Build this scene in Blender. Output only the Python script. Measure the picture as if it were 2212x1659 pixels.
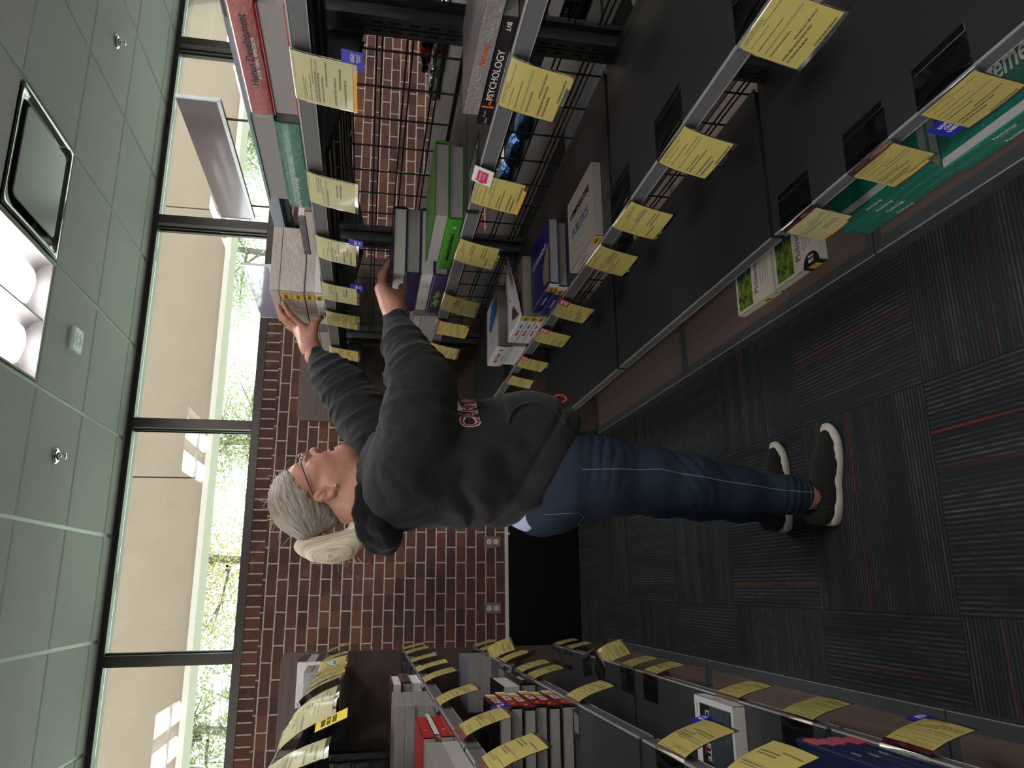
import bpy, bmesh, math, random
import numpy as np
from mathutils import Vector, Matrix
random.seed(7)
for _o in list(bpy.data.objects): bpy.data.objects.remove(_o)
SC = bpy.context.scene
COL = SC.collection
# ------------------------------------------------------------------ camera
def _rot(a, b, c):
    ca, sa, cb, sb, cc, sc = math.cos(a), math.sin(a), math.cos(b), math.sin(b), math.cos(c), math.sin(c)
    f = Vector((sa*cb, ca*cb, -sb)); r = Vector((ca, -sa, 0)); d = f.cross(r)
    return cc*r + sc*d, -sc*r + cc*d, f
CR, CD, CF = _rot(0.26937385, 0.18865518, -0.0394149)
cam_d = bpy.data.cameras.new('camera'); cam = bpy.data.objects.new('camera', cam_d); COL.objects.link(cam)
M3 = Matrix((CD, CR, -CF)).transposed()          # the phone was held on its side
cam.matrix_world = Matrix.Translation((0, 0, 1.486)) @ M3.to_4x4()
cam_d.sensor_fit = 'HORIZONTAL'; cam_d.sensor_width = 36.0; cam_d.lens = 1601.6/2212*36
cam_d.clip_start = 0.02; cam_d.clip_end = 200
SC.camera = cam
SC.view_settings.view_transform = 'Standard'
SC.view_settings.look = 'None'
SC.view_settings.gamma = 1.0
SC.view_settings.use_curve_mapping = False
SC.view_settings.exposure = 1.35
SC.cycles.use_denoising = True
SC.cycles.max_bounces = 8
SC.cycles.diffuse_bounces = 5
SC.cycles.glossy_bounces = 4
SC.cycles.transmission_bounces = 6
SC.cycles.transparent_max_bounces = 12
SC.cycles.caustics_reflective = False
SC.cycles.caustics_refractive = False
SC.cycles.sample_clamp_indirect = 6.0
# ------------------------------------------------------------------ world: bright overcast sky
W = bpy.data.worlds.new('sky'); SC.world = W; W.use_nodes = True
_bg = W.node_tree.nodes['Background']; _bg.inputs[0].default_value = (0.95, 0.98, 1.0, 1); _bg.inputs[1].default_value = 2.6
# ------------------------------------------------------------------ lights
def area(name, loc, size, sizey, power, col=(1, 1, 1), rot=(0, 0, 0), portal=False, spread=math.pi):
    l = bpy.data.lights.new(name, 'AREA'); l.shape = 'RECTANGLE'; l.size = size; l.size_y = sizey
    l.energy = power; l.color = col
    l.spread = spread
    o = bpy.data.objects.new(name, l); COL.objects.link(o); o.location = loc; o.rotation_euler = rot
    if portal: l.cycles.is_portal = True
    return o
for _x in (-1.17, 0.32, 1.81, 3.30, 4.8):
    area('window_daylight', (_x, 5.27, 2.65), 1.42, 0.74, 1, rot=(math.radians(-90), 0, 0), portal=True)
# the troffers of the ceiling grid: x,y of their centre (first one is in the picture)
TROFFERS = [(1.276, 3.178)] + [(x, y) for x in (-3.74, -1.24, 1.276, 3.79, 5.68) for y in (3.178, .72, -1.74) if (x, y) != (1.276, 3.178)]
# ------------------------------------------------------------------ helpers
def tag(o, label=None, cat=None, group=None, kind=None):
    if label: o['label'] = label
    if cat: o['category'] = cat
    if group: o['group'] = group
    if kind: o['kind'] = kind
    return o
def empty(name, loc=(0, 0, 0), label=None, cat=None, group=None, rz=0.0):
    o = bpy.data.objects.new(name, None); COL.objects.link(o); o.location = loc; o.rotation_euler = (0, 0, rz)
    o.empty_display_size = 0.05
    return tag(o, label, cat, group)
class MB:
    """collects boxes, tubes and sheets, builds ONE mesh object; coordinates are given in the parent's local space"""
    def __init__(s): s.v = []; s.f = []; s.uv = {}; s.smooth = False
    def box(s, a, b):
        x0, y0, z0 = a; x1, y1, z1 = b
        x0, x1 = sorted((x0, x1)); y0, y1 = sorted((y0, y1)); z0, z1 = sorted((z0, z1))
        n = len(s.v)
        s.v += [(x0,y0,z0),(x1,y0,z0),(x1,y1,z0),(x0,y1,z0),(x0,y0,z1),(x1,y0,z1),(x1,y1,z1),(x0,y1,z1)]
        s.f += [(n,n+3,n+2,n+1),(n+4,n+5,n+6,n+7),(n,n+1,n+5,n+4),(n+1,n+2,n+6,n+5),(n+2,n+3,n+7,n+6),(n+3,n,n+4,n+7)]
        return s
    def obox(s, c, ax, ay, az, hx, hy, hz):
        c = Vector(c); ax, ay, az = Vector(ax)*hx, Vector(ay)*hy, Vector(az)*hz; n = len(s.v)
        for k in ((-1,-1,-1),(1,-1,-1),(1,1,-1),(-1,1,-1),(-1,-1,1),(1,-1,1),(1,1,1),(-1,1,1)):
            s.v.append(tuple(c + ax*k[0] + ay*k[1] + az*k[2]))
        s.f += [(n,n+3,n+2,n+1),(n+4,n+5,n+6,n+7),(n,n+1,n+5,n+4),(n+1,n+2,n+6,n+5),(n+2,n+3,n+7,n+6),(n+3,n,n+4,n+7)]
        return s
    def prism(s, poly, axis, a, b):
        """poly: 2-D points in the two other axes (cyclic order), extruded along axis 'x','y','z' from a to b"""
        n = len(s.v); k = len(poly)
        for t in (a, b):
            for p in poly:
                s.v.append({'x': (t, p[0], p[1]), 'y': (p[0], t, p[1]), 'z': (p[0], p[1], t)}[axis])
        s.f.append(tuple(range(n, n+k))[::-1]); s.f.append(tuple(range(n+k, n+2*k)))
        for i in range(k): j = (i+1) % k; s.f.append((n+i, n+j, n+k+j, n+k+i))
        return s
    def tube(s, pts, r, seg=8, cap=True):
        pts = [Vector(p) for p in pts]; n0 = len(s.v)
        rr = r if isinstance(r, (list, tuple)) else [r]*len(pts)
        for i, p in enumerate(pts):
            d = (pts[min(i+1, len(pts)-1)] - pts[max(i-1, 0)]).normalized()
            u = d.cross(Vector((0, 0, 1)) if abs(d.z) < .9 else Vector((1, 0, 0))).normalized(); w = d.cross(u)
            for k in range(seg):
                a = 2*math.pi*k/seg; s.v.append(tuple(p + (u*math.cos(a) + w*math.sin(a))*rr[i]))
        for i in range(len(pts)-1):
            for k in range(seg):
                k2 = (k+1) % seg; a = n0+i*seg
                s.f.append((a+k, a+k2, a+seg+k2, a+seg+k))
        if cap:
            s.f.append(tuple(n0+k for k in range(seg))[::-1]); e = n0+(len(pts)-1)*seg; s.f.append(tuple(e+k for k in range(seg)))
        return s
    def lathe(s, c, prof, seg=24, ax='z'):
        """prof: (radius, height) pairs; axis z through c"""
        n0 = len(s.v)
        for r, h in prof:
            for k in range(seg):
                a = 2*math.pi*k/seg; x, y = r*math.cos(a), r*math.sin(a)
                s.v.append((c[0]+x, c[1]+y, c[2]+h) if ax == 'z' else ((c[0]+h, c[1]+x, c[2]+y) if ax == 'x' else (c[0]+x, c[1]+h, c[2]+y)))
        for i in range(len(prof)-1):
            for k in range(seg):
                k2 = (k+1) % seg; a = n0+i*seg; s.f.append((a+k, a+k2, a+seg+k2, a+seg+k))
        s.f.append(tuple(n0+k for k in range(seg))[::-1]); e = n0+(len(prof)-1)*seg; s.f.append(tuple(e+k for k in range(seg)))
        return s
    def quad(s, a, b, c, d, uv=((0,0),(1,0),(1,1),(0,1))):
        n = len(s.v); s.v += [tuple(a), tuple(b), tuple(c), tuple(d)]; s.uv[len(s.f)] = uv; s.f.append((n, n+1, n+2, n+3)); return s
    def strip(s, rows, uv=True):
        """rows of equal length: a sheet; u runs along a row, v from first to last row"""
        n = len(s.v); m = len(rows[0])
        for r in rows: s.v += [tuple(p) for p in r]
        R = len(rows)
        for i in range(R-1):
            for j in range(m-1):
                if uv: s.uv[len(s.f)] = ((j/(m-1), i/(R-1)), ((j+1)/(m-1), i/(R-1)), ((j+1)/(m-1), (i+1)/(R-1)), (j/(m-1), (i+1)/(R-1)))
                s.f.append((n+i*m+j, n+i*m+j+1, n+(i+1)*m+j+1, n+(i+1)*m+j))
        return s
    def build(s, name, mat, parent=None, smooth=False, bevel=0.0, kind=None, solid=0.0, loc=None):
        me = bpy.data.meshes.new(name); me.from_pydata(s.v, [], s.f); me.update()
        if s.uv:
            ul = me.uv_layers.new(name='UVMap')
            for fi, uvs in s.uv.items():
                p = me.polygons[fi]
                for li, q in zip(p.loop_indices, uvs): ul.data[li].uv = q
        if bevel > 0:
            bm = bmesh.new(); bm.from_mesh(me)
            bmesh.ops.recalc_face_normals(bm, faces=bm.faces)
            es = [e for e in bm.edges if len(e.link_faces) == 2 and e.calc_face_angle(0) > .6]
            bmesh.ops.bevel(bm, geom=es, offset=bevel, segments=2, profile=.6, affect='EDGES', clamp_overlap=True)
            bm.to_mesh(me); bm.free()
        else:
            bm = bmesh.new(); bm.from_mesh(me)
            if not s.uv: bmesh.ops.recalc_face_normals(bm, faces=bm.faces)
            bm.to_mesh(me); bm.free()
        if smooth:
            for p in me.polygons: p.use_smooth = True
        me.materials.append(mat)
        o = bpy.data.objects.new(name, me); COL.objects.link(o)
        if parent is not None: o.parent = parent
        if loc: o.location = loc
        if kind: o['kind'] = kind
        if solid:
            md = o.modifiers.new('thickness', 'SOLIDIFY'); md.thickness = solid; md.offset = 0
        return o
def copy_tree(o, parent=None):
    c = o.copy(); COL.objects.link(c); c.parent = parent
    for ch in list(o.children): copy_tree(ch, c)
    return c
# queued lettering: all text curves become meshes at the end in one go
_TXT = []
def text(body, size, mat, parent, origin, right, up, name='lettering', align='LEFT', sx=1.0, bold=0.0, extrude=0.0004):
    """origin/right/up in the parent's local space"""
    cu = bpy.data.curves.new(name, 'FONT'); cu.body = body; cu.size = size; cu.align_x = align; cu.align_y = 'CENTER'
    cu.extrude = extrude; cu.offset = bold; cu.resolution_u = 3
    o = bpy.data.objects.new('tmp_text', cu); COL.objects.link(o)
    r = Vector(right).normalized(); u = Vector(up).normalized(); n = r.cross(u)
    m = Matrix.Translation(origin) @ Matrix((r*sx, u, n)).transposed().to_4x4()
    _TXT.append((o, m, mat, parent, name))
def flush_text():
    dg = bpy.context.evaluated_depsgraph_get()
    for o, m, mat, parent, name in _TXT:
        me = bpy.data.meshes.new_from_object(o.evaluated_get(dg)); me.transform(m); me.name = name
        me.materials.clear(); me.materials.append(mat)
        n = bpy.data.objects.new(name, me); COL.objects.link(n); n.parent = parent
        cu = o.data; bpy.data.objects.remove(o); bpy.data.curves.remove(cu)
    _TXT.clear()
# ------------------------------------------------------------------ materials
class NT:
    def __init__(s, name):
        s.m = bpy.data.materials.new(name); s.m.use_nodes = True; s.t = s.m.node_tree
        s.b = s.t.nodes['Principled BSDF']; s.out = s.t.nodes['Material Output']
    def n(s, typ, **k):
        x = s.t.nodes.new(typ)
        for a, v in k.items():
            if a.startswith('i_'): x.inputs[int(a[2:]) if a[2:].isdigit() else a[2:]].default_value = v
            else: setattr(x, a, v)
        return x
    def l(s, a, b): s.t.links.new(a, b)
    def math(s, op, a, b=None, c=None, clamp=False):
        x = s.t.nodes.new('ShaderNodeMath'); x.operation = op; x.use_clamp = clamp
        for i, v in enumerate((a, b, c)):
            if v is None: continue
            if hasattr(v, 'is_output'): s.l(v, x.inputs[i])
            else: x.inputs[i].default_value = v
        return x.outputs[0]
    def mix(s, fac, a, b, mode='MIX'):
        x = s.t.nodes.new('ShaderNodeMix'); x.data_type = 'RGBA'; x.blend_type = mode
        for i, v in ((0, fac), (6, a), (7, b)):
            if hasattr(v, 'is_output'): s.l(v, x.inputs[i])
            else: x.inputs[i].default_value = v if i == 0 else (*v[:3], 1)
        return x.outputs[2]
    def noise(s, vec, scale, detail=3, rough=.5, w=None, dims='3D'):
        x = s.n('ShaderNodeTexNoise', noise_dimensions=dims); x.inputs['Scale'].default_value = scale
        x.inputs['Detail'].default_value = detail; x.inputs['Roughness'].default_value = rough
        if vec is not None: s.l(vec, x.inputs['Vector'])
        return x.outputs['Fac']
    def ramp(s, f, stops):
        x = s.n('ShaderNodeValToRGB'); cr = x.color_ramp
        while len(cr.elements) < len(stops): cr.elements.new(0.5)
        for e, (p, c) in zip(cr.elements, stops): e.position = p; e.color = (*c[:3], 1) if len(c) >= 3 else (c[0],)*3+(1,)
        s.l(f, x.inputs[0]); return x.outputs[0]
    def objco(s): return s.n('ShaderNodeTexCoord').outputs['Object']
    def geo(s): return s.n('ShaderNodeNewGeometry').outputs['Position']
    def uv(s): return s.n('ShaderNodeTexCoord').outputs['UV']
    def xyz(s, v):
        x = s.n('ShaderNodeSeparateXYZ'); s.l(v, x.inputs[0]); return x.outputs
    def comb(s, a, b, c=0.0):
        x = s.n('ShaderNodeCombineXYZ')
        for i, v in enumerate((a, b, c)):
            if hasattr(v, 'is_output'): s.l(v, x.inputs[i])
            else: x.inputs[i].default_value = v
        return x.outputs[0]
    def mapping(s, v, scale=(1,1,1), loc=(0,0,0), rot=(0,0,0)):
        x = s.n('ShaderNodeMapping'); x.inputs['Scale'].default_value = scale; x.inputs['Location'].default_value = loc; x.inputs['Rotation'].default_value = rot
        s.l(v, x.inputs[0]); return x.outputs[0]
    def bump(s, h, strength=.3, dist=.01):
        x = s.n('ShaderNodeBump'); x.inputs['Strength'].default_value = strength; x.inputs['Distance'].default_value = dist
        s.l(h, x.inputs['Height']); s.l(x.outputs[0], s.b.inputs['Normal'])
    def col(s, v):
        if hasattr(v, 'is_output'): s.l(v, s.b.inputs['Base Color'])
        else: s.b.inputs['Base Color'].default_value = (*v, 1)
    def set(s, rough=.5, metal=0., spec=.5, **k):
        s.b.inputs['Roughness'].default_value = rough; s.b.inputs['Metallic'].default_value = metal
        s.b.inputs['Specular IOR Level'].default_value = spec
        for a, v in k.items(): s.b.inputs[a.replace('_', ' ')].default_value = v
        return s.m
_PM = {}
def plain(name, c, rough=.5, metal=0., spec=.5, var=.12, scale=40, bump=0.0, **k):
    """a procedural material: base colour with a fine noise variation"""
    key = (name, tuple(c), rough, metal)
    if key in _PM: return _PM[key]
    t = NT(name); f = t.noise(t.objco(), scale, 3)
    a = tuple(max(0, x*(1-var)) for x in c); b = tuple(min(1, x*(1+var)) for x in c)
    t.col(t.mix(f, a, b))
    if bump: t.bump(t.noise(t.objco(), scale*4, 2), bump, .004)
    _PM[key] = t.set(rough, metal, spec, **k)
    return _PM[key]
def srgb(r, g, b):
    f = lambda c: (c/255/12.92) if c/255 <= .04045 else ((c/255+.055)/1.055)**2.4
    return (f(r), f(g), f(b))
def mat_brick(name, bw, bh, off, rowoff=0.5, squash=1.0, z0=0.0, x0=0.0):
    t = NT(name); p = t.xyz(t.geo()); jit = t.noise(t.geo(), 55, 2)
    jx = t.math('MULTIPLY', t.math('SUBTRACT', jit, .5), .007)
    v = t.comb(t.math('ADD', t.math('SUBTRACT', p[0], x0), jx), t.math('ADD', t.math('SUBTRACT', p[2], z0), jx), 0)
    br = t.n('ShaderNodeTexBrick', offset=rowoff, offset_frequency=2, squash=squash)
    t.l(v, br.inputs['Vector'])
    br.inputs['Scale'].default_value = 1; br.inputs['Brick Width'].default_value = bw; br.inputs['Row Height'].default_value = bh
    br.inputs['Mortar Size'].default_value = .0052; br.inputs['Mortar Smooth'].default_value = .25; br.inputs['Bias'].default_value = 0
    br.inputs['Color1'].default_value = (0, 0, 0, 1); br.inputs['Color2'].default_value = (1, 1, 1, 1); br.inputs['Mortar'].default_value = (.5, .5, .5, 1)
    vx = t.xyz(v); row = t.math('FLOOR', t.math('DIVIDE', vx[1], bh)); sh = t.math('MULTIPLY', t.math('FLOORED_MODULO', row, 2.0), rowoff)
    colm = t.math('FLOOR', t.math('ADD', t.math('DIVIDE', vx[0], bw), sh)); wn = t.n('ShaderNodeTexWhiteNoise', noise_dimensions='2D'); t.l(t.comb(row, colm), wn.inputs['Vector']); r = wn.outputs['Value']
    c = t.ramp(r, [(0, (.055, .030, .027)), (.18, (.125, .050, .040)), (.34, (.068, .038, .034)), (.5, (.155, .055, .040)), (.62, (.088, .045, .038)), (.76, (.20, .080, .050)), (.88, (.075, .042, .038)), (1, (.165, .066, .048))])
    mot = t.noise(t.geo(), 240, 3, .7); c = t.mix(t.math('MULTIPLY', mot, .55), c, (.07, .03, .026))
    blot = t.ramp(t.noise(t.geo(), 9, 4, .65), [(.60, (0, 0, 0)), (.78, (.28, .28, .28))])
    c = t.mix(blot, c, (.34, .27, .24))
    mo = t.mix(t.noise(t.geo(), 90, 3), (.33, .30, .25), (.52, .48, .41))
    c = t.mix(br.outputs['Fac'], c, mo); t.col(c)
    h = t.math('ADD', t.math('MULTIPLY', br.outputs['Fac'], -1.0), t.math('MULTIPLY', mot, .25))
    t.bump(h, .9, .006); return t.set(.85, spec=.25)
def mat_carpet():
    t = NT('carpet_tile'); p = t.xyz(t.geo())
    X = t.math('DIVIDE', t.math('SUBTRACT', p[0], .52), .61); Y = t.math('DIVIDE', t.math('SUBTRACT', p[1], 2.905), .598)
    ix, iy = t.math('FLOOR', X), t.math('FLOOR', Y); fx, fy = t.math('FRACT', X), t.math('FRACT', Y)
    par = t.math('FLOORED_MODULO', t.math('ADD', ix, iy), 2.0)          # quarter-turned tiles
    wn = t.n('ShaderNodeTexWhiteNoise', noise_dimensions='2D'); t.l(t.comb(ix, iy), wn.inputs['Vector']); rnd = wn.outputs['Value']
    def sel(a, b): return t.math('ADD', t.math('MULTIPLY', a, t.math('SUBTRACT', 1.0, par)), t.math('MULTIPLY', b, par))
    u = sel(fx, fy)      # across the stripes
    v = sel(fy, fx)      # along the stripes
    us = t.math('ADD', u, t.math('MULTIPLY', rnd, 17.3))
    st = t.math('FRACT', t.math('MULTIPLY', u, 46.0))
    line = t.math('SUBTRACT', 1.0, t.math('MULTIPLY', t.math('ABSOLUTE', t.math('SUBTRACT', st, .5)), 3.4), clamp=True)
    band = t.noise(t.comb(t.math('MULTIPLY', us, 1.0), t.math('MULTIPLY', v, .06), 0), 9.0, 2, .6)
    band = t.math('MULTIPLY', t.math('SUBTRACT', band, .36), 3.2, clamp=True)
    wn2 = t.n('ShaderNodeTexWhiteNoise', noise_dimensions='1D'); t.l(t.math('FLOOR', t.math('MULTIPLY', us, 46.0)), wn2.inputs['W']); r2 = wn2.outputs['Value']
    stc = t.ramp(r2, [(0, (.17, .17, .16)), (.25, (.26, .25, .19)), (.45, (.13, .18, .21)), (.6, (.29, .28, .24)), (.8, (.15, .18, .23)), (1, (.23, .22, .20))])
    base = t.mix(t.noise(t.comb(us, t.math('MULTIPLY', v, .1), 0), 5, 2), (.019, .022, .028), (.036, .038, .042))
    pile = t.noise(t.geo(), 420, 2, .7)
    brk = t.noise(t.comb(t.math('MULTIPLY', us, 46), t.math('MULTIPLY', v, 9.0), 0), 1.0, 2)
    f = t.math('MULTIPLY', t.math('MULTIPLY', line, band), t.math('MULTIPLY', t.math('SUBTRACT', brk, .18), 1.5, clamp=True))
    c = t.mix(f, base, stc)
    for k, (off, cc) in enumerate(((.27, (.26, .045, .03)), (.71, (.15, .018, .025)))):
        wn3 = t.n('ShaderNodeTexWhiteNoise', noise_dimensions='3D'); t.l(t.comb(ix, iy, off), wn3.inputs['Vector'])
        pos = t.math('ADD', t.math('MULTIPLY', wn3.outputs['Value'], .86), .07)
        red = t.math('LESS_THAN', t.math('ABSOLUTE', t.math('SUBTRACT', u, pos)), .0050 if k == 0 else .0042)
        red = t.math('MULTIPLY', red, t.math('MULTIPLY', t.math('SUBTRACT', t.noise(t.comb(ix, t.math('MULTIPLY', v, .6), off), 3, 1), .25), 2.2, clamp=True))
        c = t.mix(red, c, cc)
    c = t.mix(t.math('MULTIPLY', pile, .5), c, (.010, .010, .012))
    ed = t.math('LESS_THAN', t.math('MINIMUM', t.math('MINIMUM', fx, fy), t.math('SUBTRACT', 1.0, t.math('MAXIMUM', fx, fy))), .004)
    c = t.mix(t.math('MULTIPLY', ed, .5), c, (.012, .012, .014))
    t.col(c); t.bump(t.math('ADD', pile, t.math('MULTIPLY', st, .5)), .5, .004)
    return t.set(.95, spec=.15)
def mat_wood(name, c0, c1, axis=0, rough=.55):
    t = NT(name); p = t.xyz(t.geo())
    q = t.comb(t.math('MULTIPLY', p[0], 1.5 if axis == 0 else 40), t.math('MULTIPLY', p[1], 1.5 if axis == 1 else 40), t.math('MULTIPLY', p[2], 60))
    g = t.noise(q, 1.6, 5, .65); g2 = t.noise(q, 9, 2, .5)
    f = t.math('ADD', t.math('MULTIPLY', g, .75), t.math('MULTIPLY', g2, .25))
    t.col(t.mix(t.math('MULTIPLY', t.math('SUBTRACT', f, .25), 1.9, clamp=True), c0, c1)); t.bump(f, .12, .002)
    return t.set(rough, spec=.35)
def mat_clear(name, tint=(.95, .95, .95), refl=.10, rough=.04):
    """thin clear plastic or pane: mostly transparent with a glossy coat"""
    t = NT(name); tr = t.n('ShaderNodeBsdfTransparent'); tr.inputs[0].default_value = (*tint, 1)
    gl = t.n('ShaderNodeBsdfGlossy'); gl.inputs['Roughness'].default_value = rough; gl.inputs[0].default_value = (1, 1, 1, 1)
    fr = t.n('ShaderNodeFresnel'); fr.inputs[0].default_value = 1.5
    mx = t.n('ShaderNodeMixShader'); t.l(t.math('ADD', t.math('MULTIPLY', fr.outputs[0], .8), refl*.3, clamp=True), mx.inputs[0]); t.l(tr.outputs[0], mx.inputs[1]); t.l(gl.outputs[0], mx.inputs[2])
    t.l(mx.outputs[0], t.out.inputs[0]); return t.m
def mat_card(name, base, seed=0, text_dark=.8, rough=.35, side=1):
    """a yellow shelf card with printed rows; UV u across, v from top (0) to bottom (1)"""
    t = NT(name); uv = t.xyz(t.uv()); u, v = uv[0], uv[1]
    rowf = t.math('MULTIPLY', v, 20.0); ri = t.math('FLOOR', rowf); rf = t.math('FRACT', rowf)
    wn = t.n('ShaderNodeTexWhiteNoise', noise_dimensions='2D'); t.l(t.comb(ri, float(seed)), wn.inputs['Vector']); r = wn.outputs['Value']
    on = t.math('GREATER_THAN', r, .48); ln = t.math('ADD', .15, t.math('MULTIPLY', r, .55))
    wn2 = t.n('ShaderNodeTexWhiteNoise', noise_dimensions='2D'); t.l(t.comb(ri, seed+5.5), wn2.inputs['Vector']); st = t.math('MULTIPLY', t.math('GREATER_THAN', wn2.outputs['Value'], .6), .38)
    st = t.math('ADD', st, .06)
    inr = t.math('MULTIPLY', t.math('GREATER_THAN', u, st), t.math('LESS_THAN', u, t.math('MINIMUM', t.math('ADD', st, ln), .93)))
    th = t.math('MULTIPLY', t.math('GREATER_THAN', rf, .30), t.math('LESS_THAN', rf, .72))
    gl = t.math('GREATER_THAN', t.noise(t.comb(t.math('MULTIPLY', u, 60), ri, 0), 1.0, 1), .42)
    ink = t.math('MULTIPLY', t.math('MULTIPLY', on, inr), t.math('MULTIPLY', th, gl))
    bar = t.math('MULTIPLY', t.math('LESS_THAN', t.math('ABSOLUTE', t.math('SUBTRACT', v, .60)), .018), t.math('LESS_THAN', t.math('ABSOLUTE', t.math('SUBTRACT', u, .5)), .44))
    ink = t.math('MULTIPLY', ink, text_dark)
    c = t.mix(t.noise(t.objco(), 12, 2), tuple(x*.93 for x in base), base)
    c = t.mix(t.math('MULTIPLY', bar, .55), c, (.22, .20, .13)); c = t.mix(ink, c, (.05, .045, .03))
    t.col(c); return t.set(rough, spec=.4, Coat_Weight=.35, Coat_Roughness=.08)
M = {}
M['brick'] = mat_brick('red_brick', .2032, .0685, .5, z0=.523, x0=.05)
M['brick_header'] = mat_brick('red_brick_header', .0685, .2, 0, rowoff=0.0, z0=2.12-.054, x0=.02)
M['carpet'] = mat_carpet()
def _tile():
    t = NT('ceiling_tile'); n = t.noise(t.geo(), 160, 4, .7)
    t.col(t.mix(n, (.64, .67, .64), (.74, .77, .74))); t.bump(n, .35, .003); return t.set(.9, spec=.2)
M['tile'] = _tile()
M['tbar'] = plain('painted_grid', (.80, .88, .82), .4, var=.04)
M['bronze'] = plain('bronze_frame', (.055, .045, .038), .4, .4)
M['bronze_dk'] = plain('dark_gasket', (.012, .013, .014), .4)
M['alu'] = plain('aluminium', (.55, .57, .58), .3, .9)
M['glass'] = mat_clear('window_glass', (.97, .99, .98), .0, .0)
M['steel'] = plain('charcoal_steel', (.041, .043, .047), .36, spec=.5, var=.05, scale=300)
M['steel_blk'] = plain('black_steel', (.012, .012, .013), .45, var=.08, scale=200)
M['slot'] = plain('slot_dark', (.002, .002, .002), .9)
M['rail'] = plain('grey_price_rail', (.13, .13, .137), .38, spec=.6, var=.04)
M['railclip'] = plain('rail_edge', (.42, .42, .41), .25, spec=.7, var=.04)
M['toprail'] = plain('grey_top_rail', (.23, .25, .29), .4, var=.04)
M['walnut'] = mat_wood('walnut_laminate', (.045, .031, .028), (.125, .088, .077))
M['walnut_y'] = mat_wood('walnut_laminate_deck', (.085, .060, .052), (.16, .115, .10), axis=1)
M['deck'] = plain('deck_metal', (.062, .065, .072), .38, spec=.5, var=.05)
M['clear'] = mat_clear('clear_plastic', (.96, .96, .97), .10, .06)
M['acryl'] = mat_clear('clear_acrylic', (.82, .85, .88), .06, .05)
M['tape'] = plain('dark_tape', (.008, .007, .009), .35)
M['black_panel'] = plain('black_laminate', (.004, .004, .005), .25, var=.3, scale=3)
M['white_trim'] = plain('white_trim', (.62, .60, .60), .5, var=.03)
M['offwhite'] = plain('off_white_wall', (.62, .62, .58), .8, var=.03)
M['pages'] = None
def _pages(name, c0, c1):
    t = NT(name); p = t.xyz(t.objco()); q = t.comb(t.math('MULTIPLY', p[0], 3), t.math('MULTIPLY', p[1], 3), t.math('MULTIPLY', p[2], 900))
    n = t.noise(q, 1, 2); t.col(t.mix(n, c0, c1)); t.bump(n, .25, .001); return t.set(.8, spec=.2)
M['pages'] = _pages('page_block', (.30, .28, .27), (.42, .40, .385))
M['pages_w'] = _pages('page_block_white', (.55, .53, .51), (.72, .70, .68))
M['pages_c'] = _pages('page_block_cream', (.42, .36, .30), (.56, .49, .42))
YEL = (.54, .455, .145)
M['card'] = [mat_card('yellow_card', YEL, k) for k in range(4)]
M['card_pale'] = [mat_card('pale_card', (.56, .52, .27), 11+k) for k in range(2)]
M['orange_paper'] = plain('orange_paper', (.80, .42, .06), .5)
M['blue'] = plain('blue_sticker', (.03, .03, .42), .4)
M['red'] = plain('red_sticker', (.50, .02, .02), .45)
M['magenta'] = plain('magenta_print', (.65, .02, .16), .45)
M['white'] = plain('white_paper', (.75, .74, .72), .5, var=.03)
M['ink'] = plain('black_ink', (.01, .01, .012), .5)
M['used'] = plain('yellow_label', (.72, .42, .03), .45)
M['usedink'] = plain('label_print', (.20, .09, .0), .5)
# ------------------------------------------------------------------ room shell
X0, X1, Y0, Y1, ZC = -4.4, 6.4, -3.4, 5.18, 3.05
MB().box((X0, Y0, -.05), (X1, Y1, 0)).build('floor', M['carpet'], kind='structure')
# back wall in brick, with the header course and the windows above
MB().box((X0, Y1, 0), (X1, Y1+.2, 2.121)).build('wall_back', M['brick'], kind='structure')
MB().box((X0, Y1, 2.121), (X1, Y1+.2, 2.212)).build('trim_1', M['brick_header'], kind='structure')
# a low black panel with a white cap along the foot of the brick
b = MB()
for k in range(9):
    x0 = -4.36+k*1.195; b.box((x0, Y1-.018, .20), (x0+1.192, Y1-.001, .505))
b.build('baseboard_back', M['black_panel'], kind='structure')
MB().box((X0, Y1-.030, 0), (X1, Y1-.001, .198)).build('trim_2', M['black_panel'], kind='structure')
b = MB().box((X0, Y1-.030, .506), (X1, Y1-.001, .522)); b.box((.335, Y1-.034, .495), (.352, Y1-.030, .52))
b.build('trim_3', M['white_trim'], kind='structure', bevel=.002)
MULL = [-3.40, -1.915, -.424, 1.067, 2.552, 4.058, 5.55]
wroot = empty('window_1', (0, 0, 0)); wroot['kind'] = 'structure'
b = MB().box((X0, Y1-.004, 2.2122), (X1, Y1+.16, 2.268)); b.box((X0, Y1-.004, 3.022), (X1, Y1+.16, 3.05))
for x in MULL: b.box((x-.032, Y1-.004, 2.2682), (x+.032, Y1+.16, 3.0218))
b.build('window_frame', M['bronze'], wroot, bevel=.002)
b = MB()
for x in MULL:
    for s in (-1, 1):
        a = x+s*.0322
        b.box((a, Y1+.06, 2.2684), (a+s*.008, Y1+.075, 3.0216)); b.box((a, Y1+.10, 2.2684), (a+s*.012, Y1+.11, 3.0216))
b.box((X0, Y1-.012, 3.010), (X1, Y1-.0042, 3.022)); b.box((X0, Y1-.012, 3.030), (X1, Y1-.0042, 3.037))
b.build('gasket', M['bronze_dk'], wroot)
b = MB()
for x in MULL: b.box((x+.0324, Y1+.078, 2.2684), (x+.044, Y1+.085, 3.0216))
b.build('bead', M['alu'], wroot)
for i in range(len(MULL)-1):
    MB().box((MULL[i]+.0323, Y1+.09, 2.2683), (MULL[i+1]-.0323, Y1+.094, 3.0217)).build('pane', M['glass'], wroot)
MB().box((X0, Y1, 3.0505), (X1, Y1+.2, 3.5)).build('wall_lintel', M['offwhite'], kind='structure')
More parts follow.
